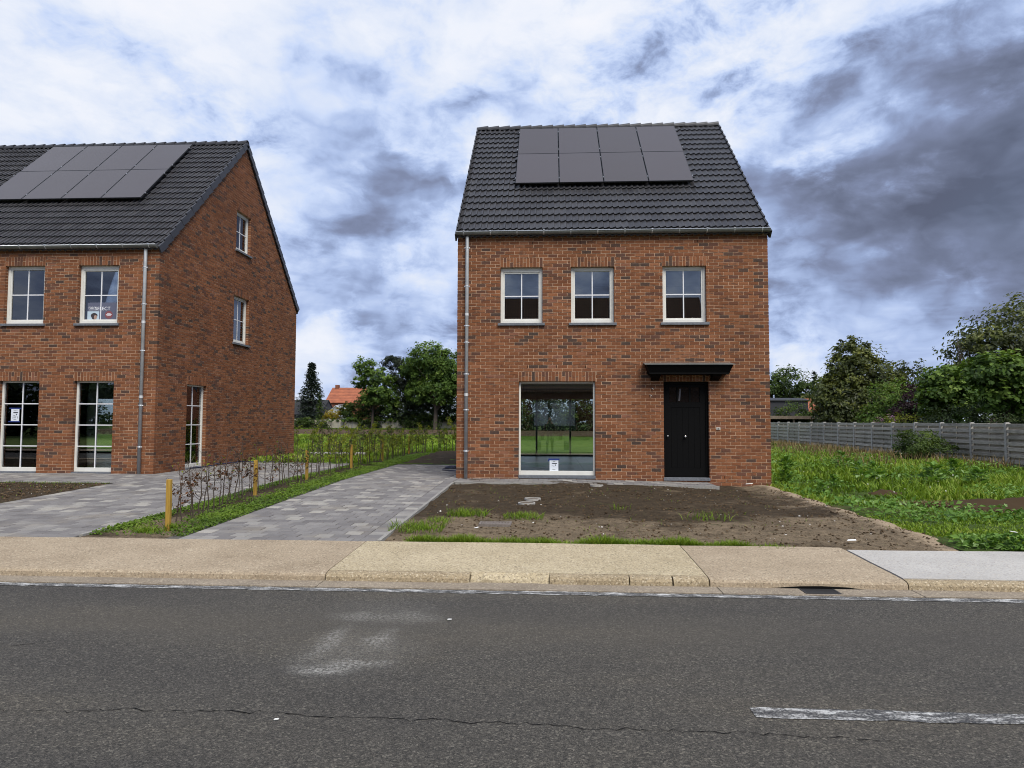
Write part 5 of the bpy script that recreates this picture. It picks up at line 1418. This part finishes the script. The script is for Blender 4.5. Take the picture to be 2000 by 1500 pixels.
tree('yellow_shrub', 'yellow green low shrub peeping over the fence', (17.2, 33.4, .1), [(17.3, 33.4, 1.45, .9, .7, .75), (16.9, 34.6, 1.4, .7, .6, .6)], 80, 26, .09, 'leaf_young', .05, cat='shrub', stems=3)
tree('dark_hedge', 'dark screen of tall shrubs filling the space behind the big leaved trees', (22, 39, .1), [(19.8, 37, 1.7, 1.3, 1.2, 1.6), (21.6, 38, 2.0, 1.6, 1.2, 1.9), (23.8, 39, 2.1, 1.7, 1.2, 2.0), (26.2, 40, 2.3, 2.0, 1.3, 2.2), (29, 41, 2.5, 2.2, 1.3, 2.4), (32, 42, 2.5, 2.4, 1.3, 2.4)], 420, 22, .24, 'leaf_dark', .08, cat='hedge', stems=5)
rt = tree('flowering_shrub', 'purple flowering shrub peeping over the fence', (16.9, 35.4, .1), [(16.9, 35.4, 1.45, .6, .9, .55)], 50, 24, .09, 'leaf_green', .05, cat='shrub', stems=3)
V, F, T, cc = crown_arrays([(16.75, 35.4, 1.62, .45, .8, .32)], 26, 10, .085, .14, .8)
np_ob('blossom', V, F, 'petal', rt, T)
tree('bramble_bush', 'dark green bramble bush growing against the near side of the fence', (14.6, 28.2, .06), [(14.3, 28.0, .75, .75, .8, .55), (15.1, 29.0, .8, .7, .8, .55), (13.9, 27.2, .5, .6, .6, .42), (14.9, 27.6, .5, .8, .6, .45)], 150, 26, .10, 'leaf_green', .03, cat='bush', stems=5)
tree('thin_tree', 'thin twiggy sapling top standing against the sky', (26.0, 44.5, .1), [(25.9, 44.5, 6.2, .55, .5, 1.0), (25.2, 44.5, 5.3, .8, .5, .5)], 26, 6, .13, 'leaf_olive', .05, limbs=22, shell=.2, top=7.0)
tree('round_tree', 'round green tree far behind the black shed', (29.0, 85, .1), [(29, 85, 6.0, 2.4, 2.2, 2.2), (27.4, 85, 5.0, 1.6, 1.6, 1.6), (30.9, 85, 5.0, 1.6, 1.6, 1.5)], 200, 26, .34, 'leaf_green', .2)
tree('rust_tree', 'dull brownish shrub below the round far tree', (29.2, 76, .1), [(28.2, 76, 3.4, 1.8, 1.5, 1.2), (30.8, 76, 3.8, 1.6, 1.5, 1.4)], 120, 26, .28, 'leaf_olive', .12)
conifer('small_conifer', 'small dark conifer beside the round far tree', (34.6, 92, .1), 7.9, 1.3, 900, 'needle_dark', .4, levels=14)
tree('clipped_shrub', 'bushy green shrub in front of the black shed', (19.2, 56, .1), [(19.6, 56, 2.0, 1.3, 1.1, 1.25), (18.2, 56, 1.6, 1.1, 1, 1.0), (17.2, 55.6, 1.3, .9, .8, .8), (20.6, 55.6, 1.5, .9, .9, 1.1)], 170, 26, .17, 'leaf_green', .09, cat='shrub', stems=3)
tree('side_tree', 'light green tree top left of the wide olive one', (24.2, 62, .1), [(24.2, 62, 4.3, 1.2, 1.2, 1.6), (25.2, 62, 3.4, 1.4, 1.2, 1.4)], 110, 24, .25, 'leaf_green', .12)
def simple_house(name, label, x0, x1, y0, y1, z0, ze, zr, wallm, roofm, axis='x', chimney=None, wins=(), oh=.25):
    root = empty(name, ((x0 + x1) / 2, (y0 + y1) / 2, z0), label, 'house'); mb = MB()
    if axis == 'x':
        ym = (y0 + y1) / 2; mb.box(x0, x1, y0, y1, z0, ze)
        for x_ in (x0, x1): mb.raw([(x_, y0, ze), (x_, y1, ze), (x_, ym, zr)], None, [[0, 1, 2]])
        mb.ob('wall', wallm, root)
        k = (zr - ze) / (ym - y0); r = MB(); th = .12
        r.raw([(x, y, z + d) for x in (x0 - .12, x1 + .12) for (y, z) in ((y0 - oh, ze - k * oh), (ym, zr), (y1 + oh, ze - k * oh)) for d in (0, th)], [[0, 2, 8, 6], [1, 7, 9, 3], [2, 4, 10, 8], [3, 9, 11, 5], [0, 1, 3, 2], [2, 3, 5, 4], [6, 8, 9, 7], [8, 10, 11, 9], [0, 6, 7, 1], [4, 5, 11, 10]])
    else:
        xm = (x0 + x1) / 2; mb.box(x0, x1, y0, y1, z0, ze)
        for y_ in (y0, y1): mb.raw([(x0, y_, ze), (x1, y_, ze), (xm, y_, zr)], None, [[0, 1, 2]])
        mb.ob('wall', wallm, root); k = (zr - ze) / (xm - x0); r = MB(); th = .12
        r.raw([(x, y, z + d) for y in (y0 - .12, y1 + .12) for (x, z) in ((x0 - oh, ze - k * oh), (xm, zr), (x1 + oh, ze - k * oh)) for d in (0, th)], [[0, 2, 8, 6], [1, 7, 9, 3], [2, 4, 10, 8], [3, 9, 11, 5], [0, 1, 3, 2], [2, 3, 5, 4], [6, 8, 9, 7], [8, 10, 11, 9], [0, 6, 7, 1], [4, 5, 11, 10]])
    ro = r.ob('roof', roofm, root)
    if chimney: MB().box(*chimney).ob('chimney', wallm, ro)
    for (a, b, c_, d_) in wins:
        fr = MB().box(a, b, y0 - .03, y0 + .02, c_, d_).ob('window', 'window_white', root); k_ = 3
        for q_ in range(k_):
            w_ = (b - a) / k_; MB().box(a + q_ * w_ + .06, a + (q_ + 1) * w_ - .06, y0 - .045, y0 - .031, c_ + .07, d_ - .07).ob('pane', 'dark_pane', fr)
    return root
simple_house('orange_roof_house', 'far brick house with an orange tiled roof and chimney behind the yellow bush', -39.0, -31.5, 118, 126, .2, 4.8, 7.4, 'far_brick', 'red_roof', 'x', (-38.5, -37.9, 121.6, 122.4, 6.6, 8.0), [(-36.8, -34.3, 3.2, 4.4)])
simple_house('grey_roof_shed', 'dark grey roofed shed partly hidden behind the gable wall', -46, -36.6, 108, 116, .2, 2.6, 4.9, 'dark_cladding', 'roof_dark', 'x')
# glasshouse
gh = simple_house('glasshouse', 'pale glasshouse roof beside the far brick house', -37.0, -33.6, 112, 116, .2, 2.6, 4.0, 'board_pale', 'board_pale', 'y')
simple_house('black_shed', 'black clad flat looking shed behind the fence', 17.6, 22.0, 60, 64, .1, 3.4, 3.62, 'dark_cladding', 'dark_cladding', 'x', oh=.1)
simple_house('tiled_outbuilding', 'low outbuilding with an orange red tiled roof behind the shrub', 22.9, 27.4, 65, 70, .1, 2.6, 3.75, 'far_brick', 'red_roof', 'x')
simple_house('gabled_brick_house', 'brick house gable just showing past the detached house', 15.2, 22.2, 69, 78, .1, 3.4, 6.9, 'far_brick', 'roof_dark', 'y', oh=.15)
cp = empty('carport', (18.6, 53, .1), 'weathered timber fascia of a low carport above the fence', 'carport')
MB().box(15.6, 20.9, 52.4, 52.48, 1.84, 2.08).ob('fascia', 'fascia_wood', cp); MB().box(15.62, 20.88, 52.5, 56.5, 2.03, 2.07).ob('deck', 'roof_dark', cp)
for x_ in (16.0, 18.2, 20.6): MB().box(x_ - .05, x_ + .05, 52.5, 52.6, -.1, 2.02).ob('post', 'fascia_wood', cp)
MB().box(15.62, 20.88, 56.42, 56.5, .0, 2.02).ob('rear_wall', 'dark_cladding', cp)

# ------------------------------------------------------------------ far end of the gap between the houses
fwl = empty('concrete_wall', (-26, 95, .3), 'old pale concrete slab wall overgrown with ivy behind the ploughed field', 'wall')
for i in range(22):
    x_ = -48 + i * 2.05; z_ = .30
    MB().box(x_ + .06, x_ + 2.0, 95, 95.05, z_, z_ + 1.42 + random.uniform(-.03, .02)).ob('panel', 'old_concrete', fwl)
    MB().box(x_ - .055, x_ + .055, 94.97, 95.08, z_ - .1, z_ + 1.5).ob('post', 'concrete_grey', fwl)
for (x0, x1, z0, z1, nc, lb) in ((-38, -31.6, .35, 1.8, 190, 'thick ivy mound over the wall end below the spruce'), (-31, -26.5, 1.62, 1.85, 36, 'thin ivy fringe along the top of the pale wall'), (-26.5, -23.6, .5, 2.1, 110, 'ivy curtain hanging over the middle of the wall'), (-23.4, -20.8, 1.62, 1.9, 26, 'ivy fringe right of the hanging curtain'), (-20.6, -15.6, .4, 2.3, 230, 'broad dark ivy mass over the wall below the tree group'), (-15.6, -11.5, 1.65, 2.2, 60, 'ivy fringe on the wall beside the detached house')):
    tree('ivy', lb, ((x0 + x1) / 2, 94.8, .25), [((x0 + x1) / 2 + (x1 - x0) * f, 94.8, (z0 + z1) / 2 + rng.normal(0, .06), (x1 - x0) * .22, .35, (z1 - z0) * .55 + .1) for f in (-.36, -.12, .12, .36)], nc, 16, .24, 'leaf_green' if nc > 100 else 'leaf_light', .05, cat='ivy', limbs=3, spread=.2, group='ivy on the concrete wall')
n = 9000; x = rng.uniform(-48, -8, n); y = rng.uniform(93.2, 94.6, n)
blades(x, y, np.full(n, .36), rng.uniform(.08, .28, n), .14, rng.uniform(.2, .8, n), np.clip(rng.normal(.25, .15, n), 0, 1), 'grass_blade', 'wall_foot_grass', 'dark rough grass along the foot of the concrete wall', 'grass')
conifer('spruce', 'tall dark spruce standing beside the orange roofed house', (-37.0, 105, .2), 10.1, 3.0, 6200, 'needle_dark', .42, trunk_r=.25)
conifer('small_cypress', 'small green cypress in front of the dark spruce', (-33.6, 99, .2), 4.9, 1.1, 1500, 'leaf_green', .26, levels=16)
tree('yellow_bush', 'bright yellow flowering bush in front of the orange roofed house', (-30.6, 98, .2), [(-30.9, 98, 2.5, 1.5, 1.2, 1.0), (-29.6, 98, 3.1, 1.2, 1, .8), (-31.7, 98, 2.0, 1.0, 1, .8)], 120, 26, .2, 'leaf_yellow', .08, cat='bush', stems=3)
tree('olive_bush', 'olive green bush right of the yellow bush', (-27.6, 97, .2), [(-28.0, 97, 2.7, 1.7, 1.2, 1.3), (-26.4, 97, 3.6, 1.6, 1.1, 1.6), (-28.8, 97, 3.4, 1.0, .8, .9), (-25, 97, 2.6, 1.5, 1.1, 1.4)], 220, 26, .24, 'leaf_green', .09, cat='bush', stems=3)
tree('loose_leaf_tree', 'airy tree with loose light leaf clusters left of the dark pine', (-24.6, 94.4, .2), [(-25.6, 94, 8.9, 1.6, 1.4, 1.6), (-24.2, 94, 7.6, 1.9, 1.6, 1.8), (-26.3, 94, 7.0, 1.1, 1.2, 1.0), (-23.8, 94, 5.2, 2.2, 1.8, 1.8), (-25.4, 94, 4.6, 1.4, 1.3, 1.3), (-22.6, 94.5, 6.6, 1.3, 1.3, 1.5), (-22.2, 94.5, 4.0, 1.5, 1.3, 1.6)], 340, 22, .36, 'leaf_light', .2, limbs=18, shell=.3, spread=.14)
tree('dark_pine', 'dark flat topped pine in the middle of the tree group', (-20.4, 97, .2), [(-22.6, 97, 10.0, 1.5, 1.5, .9), (-20.3, 97, 9.4, 2.6, 2, 1.4), (-18.2, 97, 8.2, 2.0, 1.8, 1.2), (-21.6, 97, 7.6, 1.9, 1.8, 1.2), (-19.3, 97, 6.4, 2.2, 1.8, 1.0)], 350, 30, .36, 'needle_dark', .28, limbs=20, wid=.3, spread=.15, shell=.4)
tree('leafy_tree', 'large fresh green tree rising beside the detached house wall', (-15.4, 92, .2), [(-16.4, 92, 10.0, 2.9, 2.4, 2.2), (-13.6, 92, 8.8, 2.6, 2.2, 2.4), (-14.8, 92, 6.0, 3.2, 2.4, 2.4), (-11.6, 92, 6.8, 2.4, 2.2, 3.0), (-18.4, 92.6, 8.6, 1.8, 1.8, 1.8), (-17.6, 92.4, 5.6, 2.0, 1.8, 1.8)], 860, 26, .34, 'leaf_light', .3, limbs=22, spread=.13, shell=.35)
tree('dark_undergrowth', 'dark shrub mass filling the space under the pine', (-20.5, 96, .2), [(-23.2, 96, 2.8, 1.8, 1.4, 1.7), (-20.4, 96, 2.9, 2.2, 1.5, 2.1), (-17.2, 96, 2.8, 2.2, 1.5, 1.8), (-14.2, 96, 2.6, 1.9, 1.5, 1.6), (-18.6, 97, 4.6, 2.2, 1.4, 1.6), (-22.4, 97, 5.2, 1.8, 1.4, 2.0), (-15.6, 97, 5.0, 2.2, 1.4, 2.0)], 620, 24, .32, 'leaf_dark', .1, cat='shrub', stems=4)
for k, (x_, h_) in enumerate(((-8.5, 8.0), (-4.6, 7.0), (-.6, 8.2), (3.4, 7.2), (7.2, 8.0))):
    tree('boundary_tree', ('dark boundary tree seen through the big window, leftmost', 'low boundary tree seen through the big window', 'middle boundary tree seen through the big window', 'rounded boundary tree seen through the big window', 'boundary tree seen through the big window, rightmost')[k], (x_, 88, .2), [(x_, 88, h_ * .6, 2.4, 1.6, h_ * .38), (x_ + .9, 88, h_ * .3, 2.3, 1.5, h_ * .32), (x_ - 1.2, 88, h_ * .3, 2.0, 1.5, h_ * .3)], 120, 22, .4, ('leaf_dark', 'leaf_green')[k % 2], .16, group='trees at the end of the back garden', limbs=5, shell=.3)
# woods on the horizon
V_, F_, T_, nv = [], [], [], 0
lob = []
for k in range(120):
    a = -250 + 500 * k / 119 + rng.normal(0, 2); hgt = rng.uniform(2.5, 5.5); lob.append((a, 190 + rng.normal(0, 12), hgt * .55 + .2, rng.uniform(3, 5), 4, hgt * .55))
V, F, T, cc = crown_arrays(lob, 1500, 12, 1.0, .25, .5)
V[:, 2] = np.maximum(V[:, 2], .0)
tag(np_ob('distant_woods', V, F, 'leaf_dark', None, T), 'low dark line of woods on the horizon', 'woods', kind='stuff')

# ------------------------------------------------------------------ far side of the street, mirrored in the windows
op = simple_house('opposite_house', 'house across the street with a big dark brown tiled roof', -13, 11, -24, -14, .3, 3.9, 10.75, 'far_brick', 'brown_roof', 'x', None, [])
for (a, b) in ((-9, -7), (-3.6, -1.8), (4, 6)):
    fr = MB().box(a, b, -14.02, -13.97, 1.2, 2.9).ob('window', 'window_white', op); MB().box(a + .08, b - .08, -13.968, -13.95, 1.28, 2.82).ob('pane', 'dark_pane', fr)
for k in range(9):
    x_ = -15 + k * 3.2 + random.uniform(-.6, .6); hgt = random.uniform(1.6, 2.7)
    tree('garden_shrub', 'dense shrub in the garden across the street', (x_, -11.6, .35), [(x_, -11.6, hgt * .55, 1.5, .9, hgt * .55), (x_ + .8, -11.3, hgt * .4, 1.1, .8, hgt * .45)], 60, 22, .2, random.choice(['leaf_green', 'leaf_dark', 'leaf_olive']), .06, cat='shrub', stems=2, group='shrubs across the street', limbs=4)
mat('board_frame', lambda t: pbsdf(t, (.012, .035, .024), .5))
nbd = empty('notice_board', (.25, -2.1, .12), 'two panel pale notice board on dark posts across the street', 'sign')
MB().box(-.86, 1.32, -2.16, -2.10, 1.16, 2.66).ob('frame', 'board_frame', nbd)
for (a, b) in ((-.79, -.10), (.10, 1.26)): MB().box(a, b, -2.098, -2.085, 1.39, 2.56).ob('panel', 'board_pale', nbd)
for a in (-.57, .84): MB().box(a - .13, a + .13, -2.22, -2.165, .1, 2.6).ob('post', 'black_metal', nbd)
# tall garden trees further along the far side
for k, (x_, h_) in enumerate(((-44, 6.5), (-39, 5.6), (-34, 6.8), (-29.5, 5.8), (-25, 6.4), (-20.5, 5.2), (-16.5, 4.2), (15, 5.5), (19, 6.5))):
    tree('street_tree', 'leafy garden tree across the street', (x_, -13.0, .4), [(x_, -13, h_ * .55, 2.6, 1.8, h_ * .42), (x_ + 1.2, -12.4, h_ * .3, 2.0, 1.4, h_ * .3)], 190, 24, .36, ('leaf_green', 'leaf_dark')[k % 2], .16, group='trees across the street', limbs=4)
# the photographer
def skin_figure(name, pts, edges, rad, mname, parent=None, root=0):
    me = bpy.data.meshes.new(name); me.from_pydata(pts, edges, []); o = bpy.data.objects.new(name, me); add(o, parent)
    sk = o.modifiers.new('s', 'SKIN'); me.skin_vertices if hasattr(me, 'skin_vertices') else None
    if not me.skin_vertices:
        bpy.context.view_layer.objects.active = o; o.select_set(True); bpy.ops.mesh.customdata_skin_add(); o.select_set(False)
    for i, r_ in enumerate(rad): me.skin_vertices[0].data[i].radius = (r_, r_) if np.isscalar(r_) else r_
    me.skin_vertices[0].data[root].use_root = True
    sb_ = o.modifiers.new('u', 'SUBSURF'); sb_.levels = 2; sb_.render_levels = 2
    me.materials.append(MATS[mname]); return o
yb = -.46
pts = [(0, yb, .98), (0, yb, 1.15), (0, yb + .02, 1.38), (0, yb + .03, 1.50), (0, yb + .05, 1.58), (0, yb + .09, 1.66), (0, yb + .08, 1.76),
       (-.19, yb + .02, 1.43), (-.30, yb + .10, 1.20), (-.12, yb + .36, 1.50), (.19, yb + .02, 1.43), (.30, yb + .10, 1.20), (.12, yb + .36, 1.50),
       (-.10, yb, .90), (-.12, yb + .02, .52), (-.13, yb - .02, .17), (-.14, yb + .12, .14), (.10, yb, .90), (.12, yb + .02, .52), (.13, yb - .02, .17), (.14, yb + .12, .14)]
edges = [(0, 1), (1, 2), (2, 3), (3, 4), (4, 5), (5, 6), (2, 7), (7, 8), (8, 9), (2, 10), (10, 11), (11, 12), (0, 13), (13, 14), (14, 15), (15, 16), (0, 17), (17, 18), (18, 19), (19, 20)]
rad = [(.16, .11), (.15, .11), (.16, .11), .065, .055, (.085, .10), (.075, .09), .07, .048, .035, .07, .048, .035, (.10, .10), .07, .048, (.045, .035), (.10, .10), .07, .048, (.045, .035)]
per = skin_figure('person', pts, edges, rad, 'cloth_dark')
tag(per, 'person in dark clothes holding up a phone, mirrored in the big window', 'person')
hm = MB()
for s_ in (-1, 1):
    bx_ = s_ * .085
    hm.tube([(s_ * .12, yb + .35, 1.50), (bx_, yb + .385, 1.545), (bx_, yb + .40, 1.60)], [.034, .036, .028], 8)
    for f in range(4): hm.tube([(bx_ + s_ * .01, yb + .40, 1.545 + f * .02), (bx_ - s_ * .005, yb + .425, 1.55 + f * .02), (bx_ - s_ * .03, yb + .43, 1.552 + f * .02)], [.009, .0085, .007], 6)
    hm.tube([(bx_, yb + .375, 1.55), (bx_ - s_ * .02, yb + .372, 1.585), (bx_ - s_ * .025, yb + .378, 1.61)], [.010, .009, .008], 6)
hm.ob('hands', 'skin', per, smooth=True)
fc = MB(); V = []
for i in range(9):
    ph_ = PI * i / 8
    for j in range(14):
        th = 2 * PI * j / 14; V.append((.074 * math.sin(ph_) * math.cos(th), yb + .12 + .088 * math.sin(ph_) * math.sin(th), 1.70 + .112 * math.cos(ph_)))
fc.raw(V, [[i * 14 + j, i * 14 + (j + 1) % 14, (i + 1) * 14 + (j + 1) % 14, (i + 1) * 14 + j] for i in range(8) for j in range(14)])
fc.tube([(0, yb + .195, 1.715), (0, yb + .222, 1.675), (0, yb + .20, 1.665)], [.008, .014, .01], 6)
fc.ob('face', 'skin', per, smooth=True)
ph = MB(); ph.box(-.08, .08, yb + .405, yb + .413, 1.58, 1.655)
tag(ph.ob('phone', 'black_plastic', None), 'dark phone held up by the person', 'phone')

# ------------------------------------------------------------------ small things
def ring_cover(cx, cy, r, label, rot=0):
    z_ = float(zf_soil(cx, cy)) + .012; rt_ = empty('manhole_cover', (cx, cy, z_), label, 'cover')
    n_ = 28; V = []
    for (rr, dz) in ((r, -.03), (r, .012), (r * .84, .012), (r * .84, .0)):
        for k_ in range(n_): V.append((cx + rr * math.cos(2 * PI * k_ / n_), cy + rr * math.sin(2 * PI * k_ / n_), z_ + dz))
    F = [[q_ * n_ + k_, q_ * n_ + (k_ + 1) % n_, (q_ + 1) * n_ + (k_ + 1) % n_, (q_ + 1) * n_ + k_] for q_ in range(3) for k_ in range(n_)]
    MB().raw(V, F).ob('ring', 'manhole_ring', rt_)
    V = [(cx, cy, z_ + .004)] + [(cx + r * .82 * math.cos(2 * PI * k_ / n_), cy + r * .82 * math.sin(2 * PI * k_ / n_), z_ + .003) for k_ in range(n_)]
    MB().raw(V, None, [[0, 1 + k_, 1 + (k_ + 1) % n_] for k_ in range(n_)]).ob('lid', 'lid_soil', rt_)
ring_cover(-.31, 12.62, .15, 'round concrete inspection lid, farther of the touching pair in the bare garden')
ring_cover(-.40, 12.05, .15, 'round concrete inspection lid, nearer of the touching pair in the bare garden')
ring_cover(1.0, 14.85, .14, 'round inspection lid close to the paved strip under the window')
gz_ = float(zf_soil(-.78, 9.95)) + .018
gc = empty('grate_cover', (-.78, 9.95, gz_), 'rectangular ribbed drain cover set in the front garden', 'cover')
mb = MB(); mb.box(-1.01, -.55, 9.80, 9.83, gz_ - .04, gz_ + .012); mb.box(-1.01, -.55, 10.08, 10.11, gz_ - .04, gz_ + .012); mb.box(-1.01, -.98, 9.83, 10.08, gz_ - .04, gz_ + .012); mb.box(-.58, -.55, 9.83, 10.08, gz_ - .04, gz_ + .012); mb.ob('frame', 'cover_metal', gc)
MB().box(-.98, -.58, 9.83, 10.08, gz_ - .04, gz_ - .004).ob('plate', 'cover_metal', gc)
for k_ in range(9): MB().box(-.97 + k_ * .042, -.95 + k_ * .042, 9.84, 10.07, gz_ - .003, gz_ + .006).ob('rib', 'cover_metal', gc)
def litter(name, pts, label, mname, cat, th=.006):
    V = [(a, b, c_) for a, b, c_ in pts] + [(a, b, c_ + th) for a, b, c_ in pts]; n_ = len(pts)
    o = MB().raw(V, [[i_, (i_ + 1) % n_, n_ + (i_ + 1) % n_, n_ + i_] for i_ in range(n_)], [[0, k_, k_ + 1] for k_ in range(1, n_ - 1)] + [[n_, n_ + k_, n_ + k_ + 1] for k_ in range(1, n_ - 1)]).ob(name, mname); return tag(o, label, cat)
z_ = float(zf_soil(4.5, 15.85))
litter('plastic_strip', [(4.40, 15.83, z_ + .05), (4.56, 15.84, z_ + .06), (4.56, 15.89, z_ + .06), (4.41, 15.88, z_ + .045)], 'white plastic strip lying against the brickwork near the house corner', 'white_plastic', 'litter', .014)
z_ = float(zf_soil(3.8, 9.0)); litter('paper_scrap', [(3.75, 9.0, z_ + .02), (3.85, 8.97, z_ + .03), (3.87, 9.03, z_ + .035), (3.78, 9.05, z_ + .025)], 'white scrap on the bare soil near the pale bay', 'white_plastic', 'litter')
z_ = float(zf_soil(-1.0, 9.44)); litter('paper_scrap', [(-1.03, 9.43, z_ + .02), (-.97, 9.42, z_ + .025), (-.975, 9.47, z_ + .03)], 'tiny white scrap below the ribbed cover', 'white_plastic', 'litter')
litter('paper_scrap', [(-.83, 5.645, .006), (-.80, 5.64, .008), (-.795, 5.655, .008), (-.825, 5.66, .006)], 'white fleck lying on the asphalt lane', 'white_plastic', 'litter')
litter('paper_scrap', [(-1.485, 3.725, .006), (-1.465, 3.73, .007), (-1.46, 3.737, .007), (-1.48, 3.735, .006)], 'pale fleck on the asphalt beside the long crack', 'white_plastic', 'litter')
litter('paper_scrap', [(6.22, 9.75, .15), (6.30, 9.73, .14), (6.29, 9.77, .145), (6.23, 9.79, .15)], 'white scrap caught in the grass near the pavement', 'white_plastic', 'litter')
# hoses
hs = MB(); pts_ = []
for k_ in range(54):
    a = k_ * .33; r_ = .26 + .06 * math.sin(k_ * .7); pts_.append((-2.62 + r_ * math.cos(a) * 1.1, 19.5 + r_ * math.sin(a) * .9, .297 + .010 * (k_ // 19) + .008 * math.sin(k_ * 1.3)))
pts_ += [(-2.95, 19.0, .295), (-2.9, 18.6, .295), (-2.5, 18.3, .295), (-2.25, 18.4, .295)]
hs.tube(pts_, .011, 6); tag(hs.ob('garden_hose', 'hose_blue', None, smooth=True), 'dark blue hose coiled on the driveway beside the house wall', 'hose')
hs = MB(); pts_ = [(-9.75, 18.3 + .15 * k_, .30 + .03 * math.sin(k_ * 1.1)) for k_ in range(3)] + [(-9.70 + .10 * math.sin(k_ * .9), 18.7 + .22 * k_, .305 + .03 * abs(math.sin(k_))) for k_ in range(12)] + [(-9.3, 21.5, .30), (-8.6, 21.6, .30), (-8.0, 21.7, .30)]
hs.tube(pts_, .018, 6); tag(hs.ob('garden_hose', 'hose_blue', None, smooth=True), 'dark blue hose trailing along the foot of the gable wall', 'hose')
kb = MB(); kb.box(-9.0, -6.9, 25.55, 25.75, .25, .42); tag(kb.ob('stone_border', 'concrete_white', None, bevel=.01), 'pale stone border at the end of the neighbouring driveway', 'border')
# notices on the glass
def text(body, size, loc, mname, parent, name='lettering'):
    c_ = bpy.data.curves.new(name, 'FONT'); c_.body = body; c_.size = size; c_.align_x = 'CENTER'; c_.align_y = 'CENTER'; c_.extrude = .0006
    c_.materials.append(MATS[mname]); tmp = bpy.data.objects.new(name + '_curve', c_); COL.objects.link(tmp)
    dg = bpy.context.evaluated_depsgraph_get(); me = bpy.data.meshes.new_from_object(tmp.evaluated_get(dg)); bpy.data.objects.remove(tmp)
    o = bpy.data.objects.new(name, me); add(o, parent, loc, (PI / 2, 0, 0)); return o
def notice(cx, y_, z0, z1, w_, label, lines, tapes, flap=True):
    rt_ = empty('paper_notice', (cx, y_, z0), label, 'notice'); MB().box(cx - w_ / 2, cx + w_ / 2, y_, y_ + .002, z0, z1).ob('sheet', 'paper', rt_)
    for (a, b, c_, d_) in tapes: MB().box(a, b, y_ - .0025, y_ - .001, c_, d_).ob('tape', 'tape_blue', rt_)
    hgt = z1 - z0
    for (body, fz, sz) in lines: text(body, sz, (cx, y_ - .0022, z0 + fz * hgt), 'ink', rt_)
    for (fz, a_, b_) in ((.90, -.30, .32), (.84, -.12, .14), (.13, -.18, .16), (.46, -.26, -.05), (.43, -.08, .06)): MB().box(cx + w_ * a_, cx + w_ * b_, y_ - .002, y_ - .001, z0 + fz * hgt, z0 + fz * hgt + .006).ob('print_line', 'ink', rt_)
    MB().box(cx - w_ * .22, cx + w_ * .34, y_ - .002, y_ - .001, z0 + .66 * hgt, z0 + .74 * hgt).ob('dark_band', 'ink', rt_)
    MB().tube([(cx + w_ * .18, y_ - .0022, z0 + .54 * hgt), (cx + w_ * .18, y_ - .001, z0 + .54 * hgt)], w_ * .07, 12).ob('dot', 'ink', rt_)
    return rt_
yg = LY + .13
notice(LX - 3.74, yg, 1.575, 1.885, .215, 'white notice taped with blue tape to the tall window of the neighbouring house', [('LOT 2', .30, .06)], [(LX - 3.90, LX - 3.58, 1.885, 1.915), (LX - 3.91, LX - 3.61, 1.550, 1.578)])
notice(RX + 2.29, RY + .13, .455, .71, .205, 'white notice with blue tape at the bottom of the big ground floor window', [], [(RX + 2.16, RX + 2.42, .705, .745), (RX + 2.15, RX + 2.185, .68, .71)])
yp = LY + .13
po = empty('window_poster', (LX - 1.6, yp, 4.14), 'dark poster with white lettering and a photo inside the upper window', 'poster')
px0, px1 = LX - 1.93, LX - 1.16
MB().box(px0, px1, yp, yp + .002, 4.165, 4.60).ob('sheet', 'poster_film', po)
MB().box(px0, px0 + .31, yp - .0025, yp - .0005, 4.167, 4.375).ob('photo', 'poster_photo', po)
m = MB(); cx_, cz_ = px0 + .18, 4.25
m.raw([(cx_ + .085 * math.cos(a) * (1 + .15 * math.sin(3 * a)), yp - .0032, cz_ + .085 * math.sin(a)) for a in np.linspace(0, 2 * PI, 17)[:-1]], None, [[0, k_, k_ + 1] for k_ in range(1, 15)]); m.ob('photo_dark_shape', 'poster_dark', po)
m = MB(); cx_, cz_ = px0 + .215, 4.225
m.raw([(cx_ + .04 * math.cos(a), yp - .0040, cz_ + .055 * math.sin(a)) for a in np.linspace(0, 2 * PI, 13)[:-1]], None, [[0, k_, k_ + 1] for k_ in range(1, 11)]); m.ob('photo_pale_shape', 'poster_skin', po)
text('raam', .105, (px0 + .13, yp - .003, 4.475), 'ink_white', po); text('SELECT', .125, (px0 + .40, yp - .003, 4.440), 'ink_white', po)
MB().box(px0 + .04, px0 + .20, yp - .003, yp - .001, 4.405, 4.415).ob('underline', 'ink_white', po)
m = MB(); cx_, cz_ = px0 + .565, 4.285
m.raw([(cx_ + .10 * math.cos(a), yp - .002, cz_ + .10 * math.sin(a)) for a in np.linspace(0, 2 * PI, 25)[:-1]], None, [[0, k_, k_ + 1] for k_ in range(1, 23)]); m.ob('badge', 'ink_red', po)
for dz_, w_ in ((.035, .045), (.005, .075), (-.025, .055)): MB().box(cx_ - w_, cx_ + w_, yp - .0045, yp - .003, cz_ + dz_ - .006, cz_ + dz_ + .006).ob('badge_line', 'ink_white', po)
